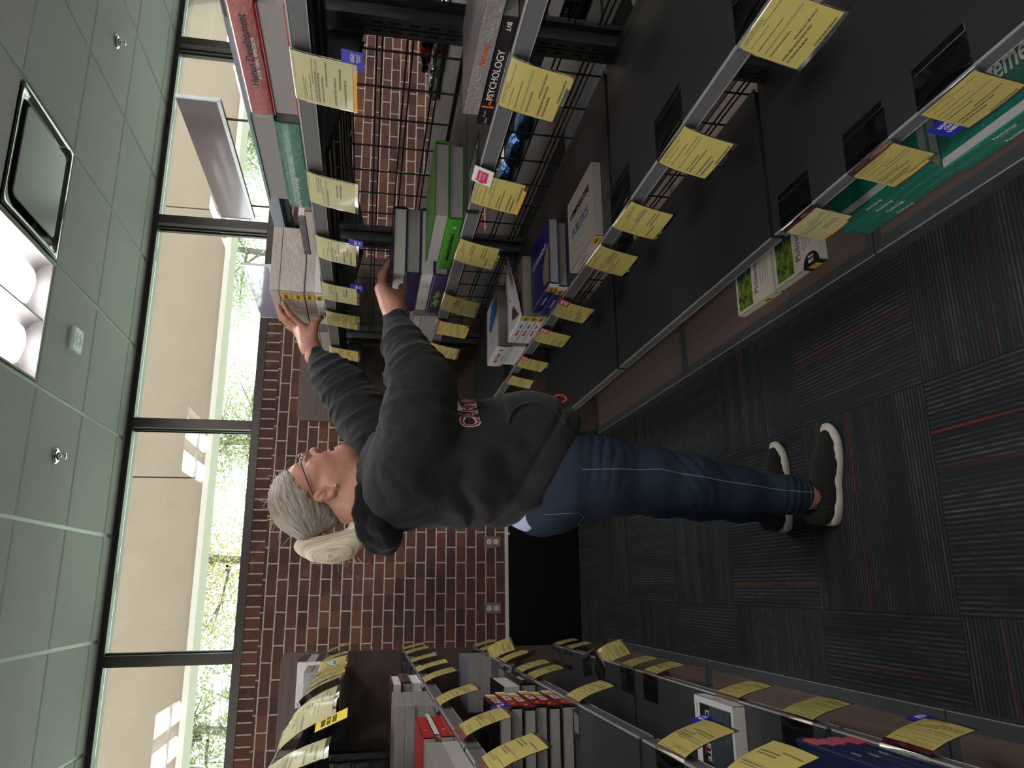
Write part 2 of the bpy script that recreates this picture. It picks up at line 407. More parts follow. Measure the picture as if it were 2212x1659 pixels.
MB().box((X0-.1, Y0, 0), (X0, Y1, 3.4)).build('wall_left', M['offwhite'], kind='structure')
MB().box((X1, Y0, 0), (X1+.1, Y1, 3.4)).build('wall_right', M['offwhite'], kind='structure')
MB().box((X0, Y0-.1, 0), (X1, Y0, 3.4)).build('wall_front', M['offwhite'], kind='structure')
# ceiling: lay-in tiles that hang a little below the painted grid
GX = [2.207+.6276*k for k in range(-11, 8)]; GY = [3.786+.6142*k for k in range(-12, 3)] + [5.18]
GX = [max(X0, min(X1, g)) for g in GX]; GY = [max(Y0, g) for g in GY]
cells_skip = set()
def cell(x, y):
    i = max(k for k in range(len(GX)-1) if GX[k] <= x + 1e-6); j = max(k for k in range(len(GY)-1) if GY[k] <= y + 1e-6); return i, j
for (tx, ty) in TROFFERS:
    i, j = cell(tx, ty-.3); cells_skip.add((i, j)); cells_skip.add((i, j+1))
DIFF = cell(1.9, 3.4)
cells_skip.add(DIFF)
b = MB()
for i in range(len(GX)-1):
    for j in range(len(GY)-1):
        if (i, j) in cells_skip or GX[i+1]-GX[i] < .05 or GY[j+1]-GY[j] < .03: continue
        b.box((GX[i]+.011, GY[j]+.011, ZC), (GX[i+1]-.011, GY[j+1]-(.011 if j < len(GY)-2 else .0), ZC+.02))
b.build('ceiling', M['tile'], kind='structure', bevel=.003)
b = MB()
for g in GX:
    b.box((g-.0125, Y0, ZC+.011), (g+.0125, Y1, ZC+.03))
for g in GY[:-1]: b.box((X0, g-.0125, ZC+.012), (X1, g+.0125, ZC+.03))
b.build('trim_4', M['tbar'], kind='structure')
MB().box((X0, Y0, 3.38), (X1, Y1+.2, 3.5)).build('ceiling_slab', M['offwhite'], kind='structure')
# ------------------------------------------------------------------ troffers
def mat_emit(name, c, s):
    t = NT(name); e = t.n('ShaderNodeEmission'); e.inputs[0].default_value = (*c, 1); e.inputs[1].default_value = s
    t.l(e.outputs[0], t.out.inputs[0]); return t.m
M['lamp'] = mat_emit('lamp_diffuser', (1, .965, .94), 11.0)
M['lamp_body'] = plain('grey_enamel_trough', (.13, .122, .125), .45, var=.02)
TW, TL = .600, 1.205
def make_troffer():
    r = empty('ceiling_light')
    b = MB()
    for (x0, x1, y0, y1) in ((-TW/2, TW/2, -TL/2, -TL/2+.012), (-TW/2, TW/2, TL/2-.012, TL/2), (-TW/2, -TW/2+.010, -TL/2, TL/2), (TW/2-.010, TW/2, -TL/2, TL/2)):
        b.box((x0, y0, -.002), (x1, y1, .10))
    b.box((-TW/2, -TL/2, .10), (TW/2, TL/2, .106)); b.box((-.004, -TL/2+.012, .004), (.004, TL/2-.012, .10))
    b.build('housing', M['lamp_body'], r)
    for sx in (-1, 1):                     # curved reflector troughs
        rows = []
        for k in range(13):
            a = math.pi*k/12; rows.append([(sx*.148+.143*math.cos(a), y, .008+.085*math.sin(a)) for y in (-TL/2+.012, TL/2-.012)])
        MB().strip(rows, uv=False).build('reflector', M['lamp_body'], r, smooth=True)
        b = MB(); n = 14; rows = []
        L = TL/2-.075
        for k in range(n+1):
            a = math.pi*k/n
            rows.append([(sx*.148+.088*math.cos(a), yy, .062-.048*math.sin(a)*e) for yy, e in ((-L, 0.02), (-L+.012, .55), (-L+.035, .85), (-L+.07, 1), (L-.07, 1), (L-.035, .85), (L-.012, .55), (L, .02))])
        b.strip(rows, uv=False); b.build('diffuser', M['lamp'], r, smooth=True)
    return r
troff = make_troffer()
TL_LABEL = ['lit white ceiling troffer with two rounded lamps beside the square air diffuser'] + ['lit ceiling troffer %s, %s' % (w, d) for w, d in [({-3.74: 'far left of the aisle', -1.24: 'over the left shelving', 1.276: 'over the right shelving', 3.79: 'beyond the right shelving', 5.68: 'by the far right wall'}[x], {3.178: 'in the row nearest the windows', .72: 'in the row above the viewer', -1.74: 'in the row behind the viewer'}[y]) for x, y in TROFFERS[1:]]]
for i, (x, y) in enumerate(TROFFERS):
    ci, cj = cell(x, y-.3); cx = (GX[ci]+GX[ci+1])/2; cy = GY[cj+1]
    o = troff if i == 0 else copy_tree(troff)
    o.location = (cx, cy, ZC+.004); tag(o, TL_LABEL[i], 'ceiling light', 'recessed ceiling lights')
# ------------------------------------------------------------------ things on the ceiling
i, j = DIFF; cx, cy = (GX[i]+GX[i+1])/2, (GY[j]+GY[j+1])/2
d = empty('air_diffuser', (cx, cy, ZC), 'square grey plaque air diffuser in the ceiling beside the lit troffer', 'air vent')
b = MB(); n = 40; hw = (GX[i+1]-GX[i])/2-.012
def rsq(h, rad, z, k=10):
    P = []
    for q, (sx, sy) in enumerate(((1, 1), (-1, 1), (-1, -1), (1, -1))):
        for a in range(k+1):
            t = math.pi/2*(q + a/k); P.append((sx*(h-rad)+rad*math.cos(t), sy*(h-rad)+rad*math.sin(t), z))
    return P+[P[0]]
rows = [rsq(hw, .004, 0.0), rsq(hw-.004, .01, -.004), rsq(hw-.030, .08, -.002), rsq(hw-.040, .08, .030), rsq(hw-.075, .06, .075), rsq(hw-.10, .06, .085)]
b.strip(rows, uv=False); b.build('collar', plain('grey_metal_gloss', (.24, .25, .24), .16, .85, var=.03), d, smooth=True)
b = MB(); P = rsq(.225, .03, 0)[:-1]; n0 = [(p[0], p[1]) for p in P]
b.prism(n0, 'z', -.006, .0); b.build('plaque', plain('grey_enamel', (.27, .275, .26), .3, var=.03), d, bevel=.002)
b = MB()
for sx in (-1, 1):
    for sy in (-1, 1): b.tube([(sx*.15, sy*.15, .0), (sx*.15, sy*.15, .09)], .006)
b.build('hanger', M['steel_blk'], d)
MB().box((-.29, -.29, .086), (.29, .29, .092)).build('duct', M['slot'], d)
v = empty('ceiling_speaker', (1.29, 4.141, ZC), 'small square white sounder with a round grille on the ceiling by the lit troffer', 'alarm sounder')
MB().box((-.062, -.062, -.022), (.062, .062, 0)).build('body', M['tbar'], v, bevel=.006)
b = MB()
for r0, r1, a0, a1 in ((.030, .044, 20, 160), (.030, .044, 200, 340), (.016, .024, 0, 360)):
    rows = []
    for k in range(25):
        a = math.radians(a0+(a1-a0)*k/24); rows.append([(r0*math.cos(a), r0*math.sin(a), -.0225), (r1*math.cos(a), r1*math.sin(a), -.0225)])
    b.strip(rows, uv=False)
b.build('grille', M['tape'], v)
for (x, y, lb) in ((3.155, 4.109, 'chrome fire sprinkler head in the ceiling above the right end of the windows'), (.663, 4.127, 'chrome fire sprinkler head in the ceiling above the woman')):
    s = empty('sprinkler_head', (x, y, ZC), lb, 'sprinkler', 'ceiling sprinklers')
    ch = plain('chrome', (.62, .62, .62), .12, 1.0, var=.02)
    MB().lathe((0, 0, 0), [(.042, -.001), (.042, -.004), (.034, -.010), (.022, -.012), (.020, -.004), (.001, -.003)], 28).build('escutcheon', ch, s, smooth=True)
    b = MB().lathe((0, 0, 0), [(.012, -.002), (.012, -.022), (.006, -.026), (.001, -.027)], 14)
    b.tube([(.011, 0, -.020), (.014, 0, -.034), (.003, 0, -.046)], .0022, 6); b.tube([(-.011, 0, -.020), (-.014, 0, -.034), (-.003, 0, -.046)], .0022, 6)
    b.lathe((0, 0, -.048), [(.004, .004), (.016, .001), (.016, -.001), (.002, -.002)], 16); b.build('sprinkler_body', ch, s, smooth=True)
for (x, lb) in ((.290, 'grey wall outlet low on the brick wall, just behind the woman'), (-.152, 'grey wall outlet low on the brick wall, nearest the left shelving')):
    s = empty('wall_outlet', (x, Y1, .612), lb, 'outlet', 'wall outlets')
    MB().box((-.036, -.007, -.058), (.036, 0, .058)).build('cover_plate', plain('grey_plate', (.16, .16, .155), .4), s, bevel=.003)
    for z in (-.024, .024):
        b = MB().lathe((0, -.0105, z), [(.0185, .0036), (.0185, .0008), (.017, 0)], 20, ax='y'); o = b.build('receptacle', plain('ivory_plastic', (.70, .58, .42), .4), s)
        b = MB()
        for (dx, dz, w, h) in ((-.006, .004, .0012, .005), (.006, .004, .0012, .004), (0, -.008, .0022, .0022)): b.box((dx-w, -.0112, z+dz-h), (dx+w, -.0104, z+dz+h))
        b.build('slot', M['tape'], o)
# ------------------------------------------------------------------ outside
def outside():
    t = NT('rendered_concrete'); n = t.noise(t.geo(), 3.0, 5, .6)
    t.col(t.mix(n, (.130, .100, .070), (.165, .132, .098))); t.bump(t.noise(t.geo(), 60, 3), .15, .01); mc = t.set(.9, spec=.2)
    c = empty('concrete_canopy', (0, 8.0, 3.06), 'beige rendered concrete canopy beam outside the windows', 'canopy')
    b = MB()
    xs = [-10.9, -7.9, -4.9, -1.911, 1.089, 4.095, 7.1, 10.1, 13.1, 16.1]
    for a, e in zip(xs[:-1], xs[1:]): b.box((a+.006, 0, .055), (e-.006, .35, 1.7))
    b.build('fascia', mc, c, bevel=.008)
    MB().box((-10.9, -.03, 0), (16.1, .35, .054)).build('edge_strip', plain('lit_edge_render', (.28, .255, .22), .8, var=.04), c)  # bottom trim catches the light; that brightness is put into its paler colour
    g = NT('lawn'); g.col(g.mix(g.noise(g.geo(), 30, 3), (.40, .50, .38), (.52, .62, .48))); g.set(.9)
    MB().box((-40, Y1+.5, -.6), (50, 70, -.5)).build('lawn', g.m, kind='structure')
outside()
def mat_leaf(name, c0, c1):
    t = NT(name); n = t.noise(t.geo(), 2.2, 3, .6); w = t.noise(t.geo(), 14, 1)
    c = t.mix(t.math('MULTIPLY', t.math('SUBTRACT', n, .3), 2.4, clamp=True), c0, c1); c = t.mix(t.math('MULTIPLY', w, .4), c, (.22, .27, .10))
    d = t.n('ShaderNodeBsdfDiffuse'); tl = t.n('ShaderNodeBsdfTranslucent'); t.l(c, d.inputs[0]); t.l(c, tl.inputs[0])
    mx = t.n('ShaderNodeMixShader'); mx.inputs[0].default_value = .6; t.l(d.outputs[0], mx.inputs[1]); t.l(tl.outputs[0], mx.inputs[2]); t.l(mx.outputs[0], t.out.inputs[0]); return t.m
LEAF = [mat_leaf('leaf_green', (.13, .22, .10), (.27, .37, .18)), mat_leaf('leaf_yellow', (.27, .27, .11), (.44, .38, .16)), mat_leaf('leaf_olive', (.17, .23, .12), (.33, .34, .18))]
BARK = plain('bark', (.10, .085, .075), .9, var=.3)
def tree(x, y, h, lean, n, seed, mi, label, zlo, spread):
    rnd = random.Random(seed); r = empty('tree', (x, y, -.5), label, 'tree', 'trees outside the windows')
    b = MB(); trunk = [(0, 0, 0), (lean*.3, 0, h*.3), (lean*.7, .1, h*.5), (lean, 0, h*.72), (lean*1.2, 0, h)]
    b.tube(trunk, [.16, .13, .10, .06, .02], 8); tips = []
    for k in range(26):
        z = h*rnd.uniform(.38, .95); t = z/h; base = Vector((lean*t, 0, z)); a = rnd.uniform(0, 6.28); L = spread*rnd.uniform(.5, 1)*(1.15-.6*t)
        mid = base+Vector((math.cos(a)*L*.5, math.sin(a)*L*.5, L*rnd.uniform(.05, .35))); end = base+Vector((math.cos(a)*L, math.sin(a)*L, L*rnd.uniform(-.05, .5)))
        b.tube([base, mid, end], [.035, .02, .006], 5, cap=False); tips += [mid, end, (mid+end)/2, (base+mid)/2]
        for q in range(3):
            e2 = mid.lerp(end, rnd.random())+Vector((rnd.gauss(0, .5), rnd.gauss(0, .5), rnd.gauss(0, .3))); b.tube([mid, e2], [.012, .004], 4, cap=False); tips.append(e2)
    b.build('trunk', BARK, r, smooth=True)
    b = MB()
    for k in range(int(n*2.3)):
        c = rnd.choice(tips)+Vector((rnd.gauss(0, .34), rnd.gauss(0, .34), rnd.gauss(0, .26)))
        u = Vector((rnd.gauss(0, 1), rnd.gauss(0, 1), rnd.gauss(0, 1))).normalized(); w = u.cross(Vector((rnd.random(), rnd.random(), rnd.random()))).normalized()
        s = rnd.uniform(.022, .048)
        n0 = len(b.v); b.v += [tuple(c-u*s), tuple(c+w*s*.45), tuple(c+u*s), tuple(c-w*s*.45)]; b.f.append((n0, n0+1, n0+2, n0+3))
    o = b.build('leaves', LEAF[mi], r); return r
tree(-2.9, 14.5, 6.6, .6, 9000, 1, 2, 'yellow-green tree outside the leftmost window pane', 3, 1.9)
tree(.1, 15.5, 7.2, .5, 9000, 2, 1, 'golden leafed tree with dark forked trunk outside, left of the woman', 3, 2.0)
tree(3.5, 17.0, 7.0, -.4, 5500, 3, 2, 'thin leaved tree outside behind the woman\'s head', 3, 1.8)
tree(7.0, 16.0, 7.4, .3, 9500, 4, 0, 'green tree outside the pane above the reaching hands', 3, 2.1)
tree(10.8, 16.5, 7.6, -.3, 11000, 5, 0, 'dense bright green tree outside the right-hand panes', 3, 2.3)
tree(14.5, 18.0, 7.6, .2, 9000, 6, 2, 'rightmost tree outside, seen past the long sign panel', 3, 2.3)
# ------------------------------------------------------------------ gondola shelving
SH = [.382, .855, 1.256, 1.653]
def make_bay(s, xf, xb, L, label, cat='shelving', far_post=True, double=True, end=False):
    """a bay in its own space: x = 0 at the shelf front edge growing into the shelf (times s), y = 0..L away from the viewer"""
    r = empty('shelving_bay', (xf, 0, 0), label, cat, 'bookstore shelving bays')
    X = lambda d: s*d
    D = abs(xb-xf)
    sides = [(0, 1)] + ([(2*D+.075, -1)] if double else [])
    for (o0, dr) in sides:
        for z in SH:
            P = lambda d: X(o0+dr*d)
            b = MB().box((P(.004), .010, z-.004), (P(D-.01), L-.010, z)); b.box((P(.004), .010, z-.034), (P(.02), L-.010, z-.004))
            b.box((P(.004), .010, z-.030), (P(D-.02), .016, z-.004)); b.box((P(.004), L-.016, z-.030), (P(D-.02), L-.010, z-.004))
            for q in (.14, .28, .40): b.box((P(q), .017, z-.022), (P(q+.05), L-.017, z-.0045))
            sh = b.build('shelf', M['steel'], r)
            MB().box((P(0), .012, z-.038), (P(.0042), L-.012, z-.002)).build('price_rail', M['rail'], sh)
            b = MB().box((P(-.0016), .012, z-.0045), (P(.003), L-.012, z-.0008)); b.box((P(-.0012), .012, z-.0375), (P(.0035), L-.012, z-.0362))
            b.build('rail_edge', M['railclip'], sh)  # pale strips: highlight lines along the rail edges, put in as colour
            for yy in (.018, L-.021):
                b = MB().prism([(P(D-.005), z-.030), (P(D-.005), z-.115), (P(D-.06), z-.105), (P(.12), z-.031)], 'y', yy, yy+.003); b.build('bracket', M['steel_blk'], r)
        # base deck
        P = lambda d: X(o0+dr*d)
        f = -.027
        b = MB().box((P(f), .003, 0), (P(f+.004), L-.003, .054)); b.box((P(f), .003, .0541), (P(f+.035), L-.003, .0581))
        b.box((P(f+.035), .003, .04), (P(D), .032, .0581)); b.box((P(f+.035), L-.032, .04), (P(D), L-.003, .0581))
        b.box((P(f+.0041), .003, .0), (P(f+.03), .006, .054)); b.box((P(f+.0041), L-.006, .0), (P(f+.03), L-.003, .054))
        dk = b.build('base_deck', M['deck'], r)
        MB().box((P(f-.0008), .004, .0535), (P(f+.0005), L-.004, .0585)).build('deck_edge_highlight', M['railclip'], dk)  # bright line on the deck's front edge is a highlight painted as a strip
        MB().box((P(f+.0352), .0325, .044), (P(D), L-.0325, .0565)).build('deck_panel', M['walnut_y'], dk)
    # posts (shared line of uprights): one at the far end of the bay
    xp = D
    for (y0, on) in ((L-.079, far_post),):
        if not on: continue
        b = MB().box((X(xp), y0, .0), (X(xp+.075), y0+.075, 1.90)); p = b.build('post', M['steel'], r)
        b = MB()
        for face in ((-.0008, .0006), (.0744, .0758)):
            b.box((X(xp+face[0]), y0+.034, .06), (X(xp+face[1]), y0+.041, 1.89))
            for k in range(36):
                z = .07+k*.0508
                for yy in (.018, .049): b.box((X(xp+face[0]), y0+yy, z), (X(xp+face[1]), y0+yy+.008, z+.028))
        b.build('slots', M['slot'], p)
    # wire grid back
    xg = xp+.040; b = MB(); y0, y1 = .008, L-.085
    for k in range(9):
        y = .12+k*.1635
        if y < y1-.02: b.tube([(X(xg), y-.02, .09), (X(xg), y-.02, 1.86)], .0034, 5)
    z = .11; k = 0
    while z < 1.84:
        b.tube([(X(xg+.004), y0, z), (X(xg+.004), y1, z)], .0032, 5, cap=False); b.tube([(X(xg+.004), y0, z+.0165), (X(xg+.004), y1, z+.0165)], .0032, 5, cap=False); z += .0862
    b.box((X(xg-.004), y0-.004, .07), (X(xg+.006), y0+.018, 1.86)); b.box((X(xg-.004), y1-.018, .07), (X(xg+.006), y1+.004, 1.86))
    b.box((X(xg-.004), y0, 1.835), (X(xg+.006), y1, 1.86)); b.box((X(xg-.004), y0, .06), (X(xg+.006), y1, .085))
    b.build('wire_grid', M['steel_blk'], r)
    b = MB().box((X(xp+.005), .005, 1.862), (X(xp+.07), L-.005, 1.905)); b.box((X(xp+.004), .045, 1.868), (X(xp+.005), .10, 1.899)); b.box((X(xp+.004), L-.10, 1.868), (X(xp+.005), L-.045, 1.899))
    b.build('top_rail', M['toprail'], r, bevel=.003)
    return r
BAYL = 1.34
YB = [3.084, 1.744, .404]
RLAB = ['grey shelving bay on the right, nearest the brick wall, woman reaching into it', 'grey shelving bay on the right with the green physics books, middle of the run', 'nearest shelving bay on the right with the red books on its top shelf']
LLAB = ['grey shelving bay on the left, nearest the brick wall', 'grey shelving bay on the left with the red spined books', 'nearest shelving bay on the left with the navy books on a low shelf']
br = make_bay(1, .945, 1.45, BAYL, RLAB[0]); br.location.y = YB[0]
for k in (1, 2):
    c = copy_tree(br); c.location.y = YB[k]; c['label'] = RLAB[k]
bl = make_bay(-1, -.34, -.845, BAYL, LLAB[0]); bl.location.y = YB[0]
for k in (1, 2):
    c = copy_tree(bl); c.location.y = YB[k]; c['label'] = LLAB[k]
def end_panel(s, x0, x1, label):
    b = MB(); r = .03; zt = 1.908; pts = [(x0, .03), (x1, .03), (x1, zt-r)] + [(x1-s*r*(1-math.cos(a)), zt-r*(1-math.sin(a))) for a in (.4, .8, 1.2, 1.57)] + [(x0+s*r*(1-math.cos(a)), zt-r*(1-math.sin(a))) for a in (1.57, 1.2, .8, .4)] + [(x0, zt-r)]
    o = b.prism(pts, 'y', 4.47, 4.495).build('end_panel', M['walnut'], bevel=.0015); return tag(o, label, 'end panel', 'shelving end panels')
end_panel(1, .958, 2.04, 'dark walnut end panel closing the right shelving run near the brick wall')
end_panel(-1, -.345, -1.43, 'dark walnut end panel closing the left shelving run near the brick wall')
for s, nm in ((1, 'r'), (-1, 'l')):
    pass
# ------------------------------------------------------------------ signs on top of the right run
def sign(y0, y1, z0, z1, rods, label, pm, zr=1.905):
    x = 1.485; r = empty('aisle_sign', (x, (y0+y1)/2, zr), label, 'sign', 'sign panels above the right shelving')
    yy = (y0+y1)/2; h0, h1 = z0-zr, z1-zr; hw = (y1-y0)/2
    MB().box((-.004, -hw, h0), (.004, hw, h1)).build('panel', pm, r)
    b = MB().box((-.008, -hw-.004, h0-.012), (.008, hw+.004, h0)); b.box((-.006, -hw-.006, h0-.01), (.006, -hw, h1)); b.box((-.006, hw, h0-.01), (.006, hw+.006, h1)); b.build('frame', M['alu'], r)
    for q in rods: MB().tube([(0, q-yy, 0), (0, q-yy, h0-.01)], .0042, 8).build('rod', M['bronze'], r)
    for q in rods: MB().box((-.013, q-yy-.05, .0), (.013, q-yy+.05, .006)).build('foot', M['railclip'], r)
SG = plain('lavender_gloss_panel', (.15, .12, .145), .15, 0, .5, var=.05, scale=4, Coat_Weight=.5, Coat_Roughness=.05)
SG2 = plain('pale_gloss_panel', (.36, .33, .46), .12, 0, .5, var=.04, scale=4, Coat_Weight=1.0, Coat_Roughness=.03)
sign(2.16, 2.95, 1.995, 2.118, (2.255, 2.84), 'long glossy mauve sign panel on thin rods above the right shelving', SG)
sign(3.43, 4.15, 1.985, 2.108, (3.50, 4.08), 'pale lilac glossy sign panel on thin rods, nearest the brick wall', SG2)
# ------------------------------------------------------------------ shelf tags
_nt = 0
def tagholder(side, lev, y, label, card='card', w=.148, tilt=0.0, lift=0.0, extra=(), inset=.0, tongue=True, cardw=None, flip=0.0):
    """y: middle of the holder along the lip; lev: index in SH; extra: stickers"""
    global _nt; _nt += 1
    s = -1 if side == 'R' else 1; xf = .945 if side == 'R' else -.34; z = SH[lev]
    r = empty('shelf_tag', (xf, y, z), label, 'price tag', 'yellow shelf tags', rz=tilt)
    prof = [(-.098, .0012), (-.05, .0012), (-.006, .0022), (.0035, .0018), (.0075, -.003), (.010+lift*.3, -.012), (.013+lift*.6, -.026), (.016+lift, -.045), (.020+lift*1.4+flip*.3, -.075), (.025+lift*1.75+flip, -.113), (.026+lift*1.85+flip*1.5, -.121)]
    def sheet(i0, i1, w0, off, name, mat, solid, rev=False, par=r, ysh=0.0, upar=1):
        pts = prof[i0:i1]; rows = []
        for k, (o, dz) in enumerate(pts):
            kk = i0+k
            a = prof[max(kk-1, 0)]; c = prof[min(kk+1, len(prof)-1)]; tx, tz = c[0]-a[0], c[1]-a[1]; l = math.hypot(tx, tz); nx, nz = -tz/l, tx/l
            m = 7; row = []
            for q in range(m):
                u = q/(m-1); yy = (u-.5)*w0*(-1 if side == 'R' else 1)+ysh; bow = .003*math.sin(math.pi*u)*(kk/10)
                row.append((s*(o+nx*(off+bow)), yy, dz+nz*(off+bow)))
            rows.append(row)
        return MB().strip(rows).build(name, mat, par, smooth=True, solid=0)
    sheet(0 if tongue else 2, 11, w, .0006, 'clear_sleeve', M['clear'], .0)
    cm = M[card][_nt % len(M[card])]
    cw = cardw or w-.006
    if 'red_top' in extra: sheet(4, 7, cw, .0, 'red_slip', M['red'], 0)
    sheet(5 if 'red_top' in extra else 4, 10, cw, .0016, 'card', cm, 0)
    if 'orange' in extra: sheet(8, 11, cw-.004, .0010, 'orange_slip', M['orange_paper'], 0, ysh=.004)
    if tongue:
        b = MB(); sx = s
        b.box((-sx*.098, -w/2+.002, .0018), (-sx*.080, w/2-.002, .0026)); b.box((-sx*.026, -w/2+.002, .0022), (-sx*.008, w/2-.002, .003)); b.build('tape_strip', M['tape'], r)
        MB().box((-sx*.080, -w/2+.002, .0008), (-sx*.026, w/2-.002, .0011)).build('magnet', plain('dark_magnet', (.034, .033, .038), .5), r)
    yd = -1 if side == 'R' else 1      # reading direction
    Pn = prof
    def onface(i, u, name, mat, hw, hh, off=.003, par=r):
        o, dz = Pn[i]; a, c = Pn[i-1], Pn[min(i+1, 10)]; tx, tz = c[0]-a[0], c[1]-a[1]; l = math.hypot(tx, tz); tx, tz = tx/l, tz/l; nx, nz = -tz, tx
        return MB().obox((s*(o+nx*off), yd*(u-.5)*w, dz+nz*off), (0, 1, 0), (s*tx, 0, tz), (s*nx, 0, nz), hw, hh, .0004).build(name, mat, par), Vector((s*(o+nx*(off+.0007)), yd*(u-.5)*w, dz+nz*(off+.0007))), Vector((-s*tx, 0, -tz))
    if 'blue' in extra:
        ob, c, up = onface(9, 1.02, 'blue_sticker', M['blue'], .024, .020, -.0012)
        ob, c2, up = onface(9, 1.10, 'blue_sticker', M['blue'], .018, .020, .001)
        text('USED', .010, M['white'], ob, c2, (0, yd, 0), up, align='CENTER'); text('TEXT', .010, M['white'], ob, c2-up*.011, (0, yd, 0), up, align='CENTER')
    if 'blue_left' in extra:
        ob, c2, up = onface(8, -.06, 'blue_sticker', M['blue'], .030, .030, .0004)
        for q, tx in enumerate(('SAVE', 'ON', 'USED')): text(tx, .012, M['white'], ob, c2+up*(.012-q*.012), (0, yd, 0), up, align='CENTER', bold=.0003)
    if 'redtag' in extra:
        ob, c, up = onface(5, .90, 'red_sticker', M['red'], .022, .017, .0025)
        o2 = MB().obox(c, (0, 1, 0), up, up.cross(Vector((0, 1, 0))), .013, .011, .0003).build('white_arrow', M['white'], ob)
        text('WHILE', .0075, M['red'], o2, c+up*.003+Vector((s*.0009, 0, .0002)), (0, yd, 0), up, align='CENTER'); text('IT LASTS', .006, M['red'], o2, c-up*.005+Vector((s*.0009, 0, .0002)), (0, yd, 0), up, align='CENTER')
    if 'arrow' in extra:
        ob, c, up = onface(5, .92, 'white_sticker', M['white'], .033, .024, .0028)
        o2 = MB().obox(c, (0, 1, 0), up, up.cross(Vector((0, 1, 0))), .020, .013, .0003)
        o2.quad(c+up*-.018*0+Vector((s*.0009, yd*-.030, 0)), c+Vector((s*.0009, yd*-.018, 0))+up*.018, c+Vector((s*.0009, yd*-.018, 0)), c+Vector((s*.0009, yd*-.018, 0))-up*.018)
        o2 = o2.build('arrow_mark', M['magenta'], ob)
        text('AVAILABLE AT', .0062, M['white'], o2, c+up*.005+Vector((s*.0012, 0, 0)), (0, yd, 0), up, align='CENTER'); text('IT TITLES', .0062, M['white'], o2, c-up*.004+Vector((s*.0012, 0, 0)), (0, yd, 0), up, align='CENTER')
    if 'never' in extra:
        ob, c, up = onface(9, -.14, 'yellow_sticker', M['stock'], .032, .036, .001)
        for q, tx in enumerate(('NEVER', 'OUT OF', 'STOCK')): text(tx, .013, M['ink'], ob, c+up*(.018-q*.013), (0, yd, 0), up, align='CENTER', bold=.0004)
    if 'teal' in extra:
        b = MB(); o, dz = Pn[8]; rows = []
        for k in range(17):
            a = 2*math.pi*k/16; rows.append([(s*(o+.004), yd*0, dz), (s*(o+.004)+s*.004*math.sin(a)*0, .028*math.cos(a), dz+.040*math.sin(a))])
        b.strip(rows, uv=False); ob = b.build('oval_label', plain('pale_teal', (.42, .62, .62), .4), r, solid=.001)
        text('NEW', .016, plain('teal_ink', (.05, .22, .25), .5), ob, (s*(o+.0052), 0, dz+.008), (0, yd, 0), (0, 0, 1), align='CENTER')
    if 'whitedot' in extra:
        onface(5, .85, 'price_dot', M['white'], .012, .010, .003)
    return r
M['stock'] = plain('bright_yellow_paper', (.88, .66, .02), .5, var=.04)
ORD = ['nearest', 'second', 'third', 'fourth', 'fifth', 'sixth', 'seventh', 'eighth', 'ninth', 'tenth', 'eleventh', 'twelfth']
LEVN = {3: 'top shelf', 2: 'second shelf', 1: 'third shelf', 0: 'fourth shelf'}
def tags(side, lev, items):
    n = len(items)
    for k, it in enumerate(items):
        y, kw = it; kw = dict(kw); pre = kw.pop('pre', 'yellow price card')
        lb = '%s, %s run, %s, %s from viewer' % (pre, 'right' if side == 'R' else 'left', LEVN[lev], ORD[k])
        tagholder(side, lev, y, lb, **kw)
tags('R', 3, [(.80, {}), (1.255, dict(extra=('orange', 'blue'), card='card_pale', pre='glossy yellow card over blue sticker')), (1.67, dict(card='card_pale', lift=.004, pre='glossy pale price card')), (2.00, dict(card='card_pale', extra=('blue',), lift=.004, pre='glossy price card over a blue sticker')),
    (2.335, dict(card='card_pale', extra=('blue',), pre='pale price card over a blue sticker')), (2.59, dict(pre='yellow price card by the raised hand')), (3.0, dict(pre='yellow price card'))])
tags('R', 2, [(.80, {}), (1.205, dict(lift=.006, pre='large yellow card under the psychology book')), (1.605, dict(extra=('arrow', 'orange'), lift=.004, pre='yellow card with magenta arrow')), (1.955, dict(lift=.004, pre='yellow price card below the green book')), (2.365, dict(lift=.006, pre='yellow price card below the physics books')),
    (2.625, dict(extra=('red_top', 'orange'), pre='orange edged price card')), (2.885, dict(lift=.004, pre='yellow price card beside the woman\'s elbow')), (3.35, {}), (3.75, {})])
tags('R', 1, [(.965, dict(lift=.008, pre='large yellow price card')), (1.35, dict(lift=.008, pre='yellow price card on the empty shelf')), (1.675, dict(lift=.006, pre='yellow card beside the politics paperback')), (1.93, dict(lift=.006, pre='yellow card under the politics paperback')), (2.36, dict(extra=('redtag',), lift=.006, pre='red tagged card below the blue books')),
    (2.655, dict(extra=('redtag',), lift=.004, pre='red tagged card below the white paperbacks')), (3.015, dict(extra=('redtag',), lift=.004, pre='red tagged card below the thick white books')), (3.30, dict(extra=('red_top',), lift=.004, pre='yellow price card with a red strip'))])
tags('R', 0, [(1.085, dict(extra=('blue_left',), pre='yellow card with blue sticker above green books')), (1.325, dict(extra=('red_top', 'orange'), pre='yellow price card with a thin red strip')), (1.62, dict(extra=('red_top', 'orange'), pre='pale red-edged card above the philosophy books', card='card_pale'))])
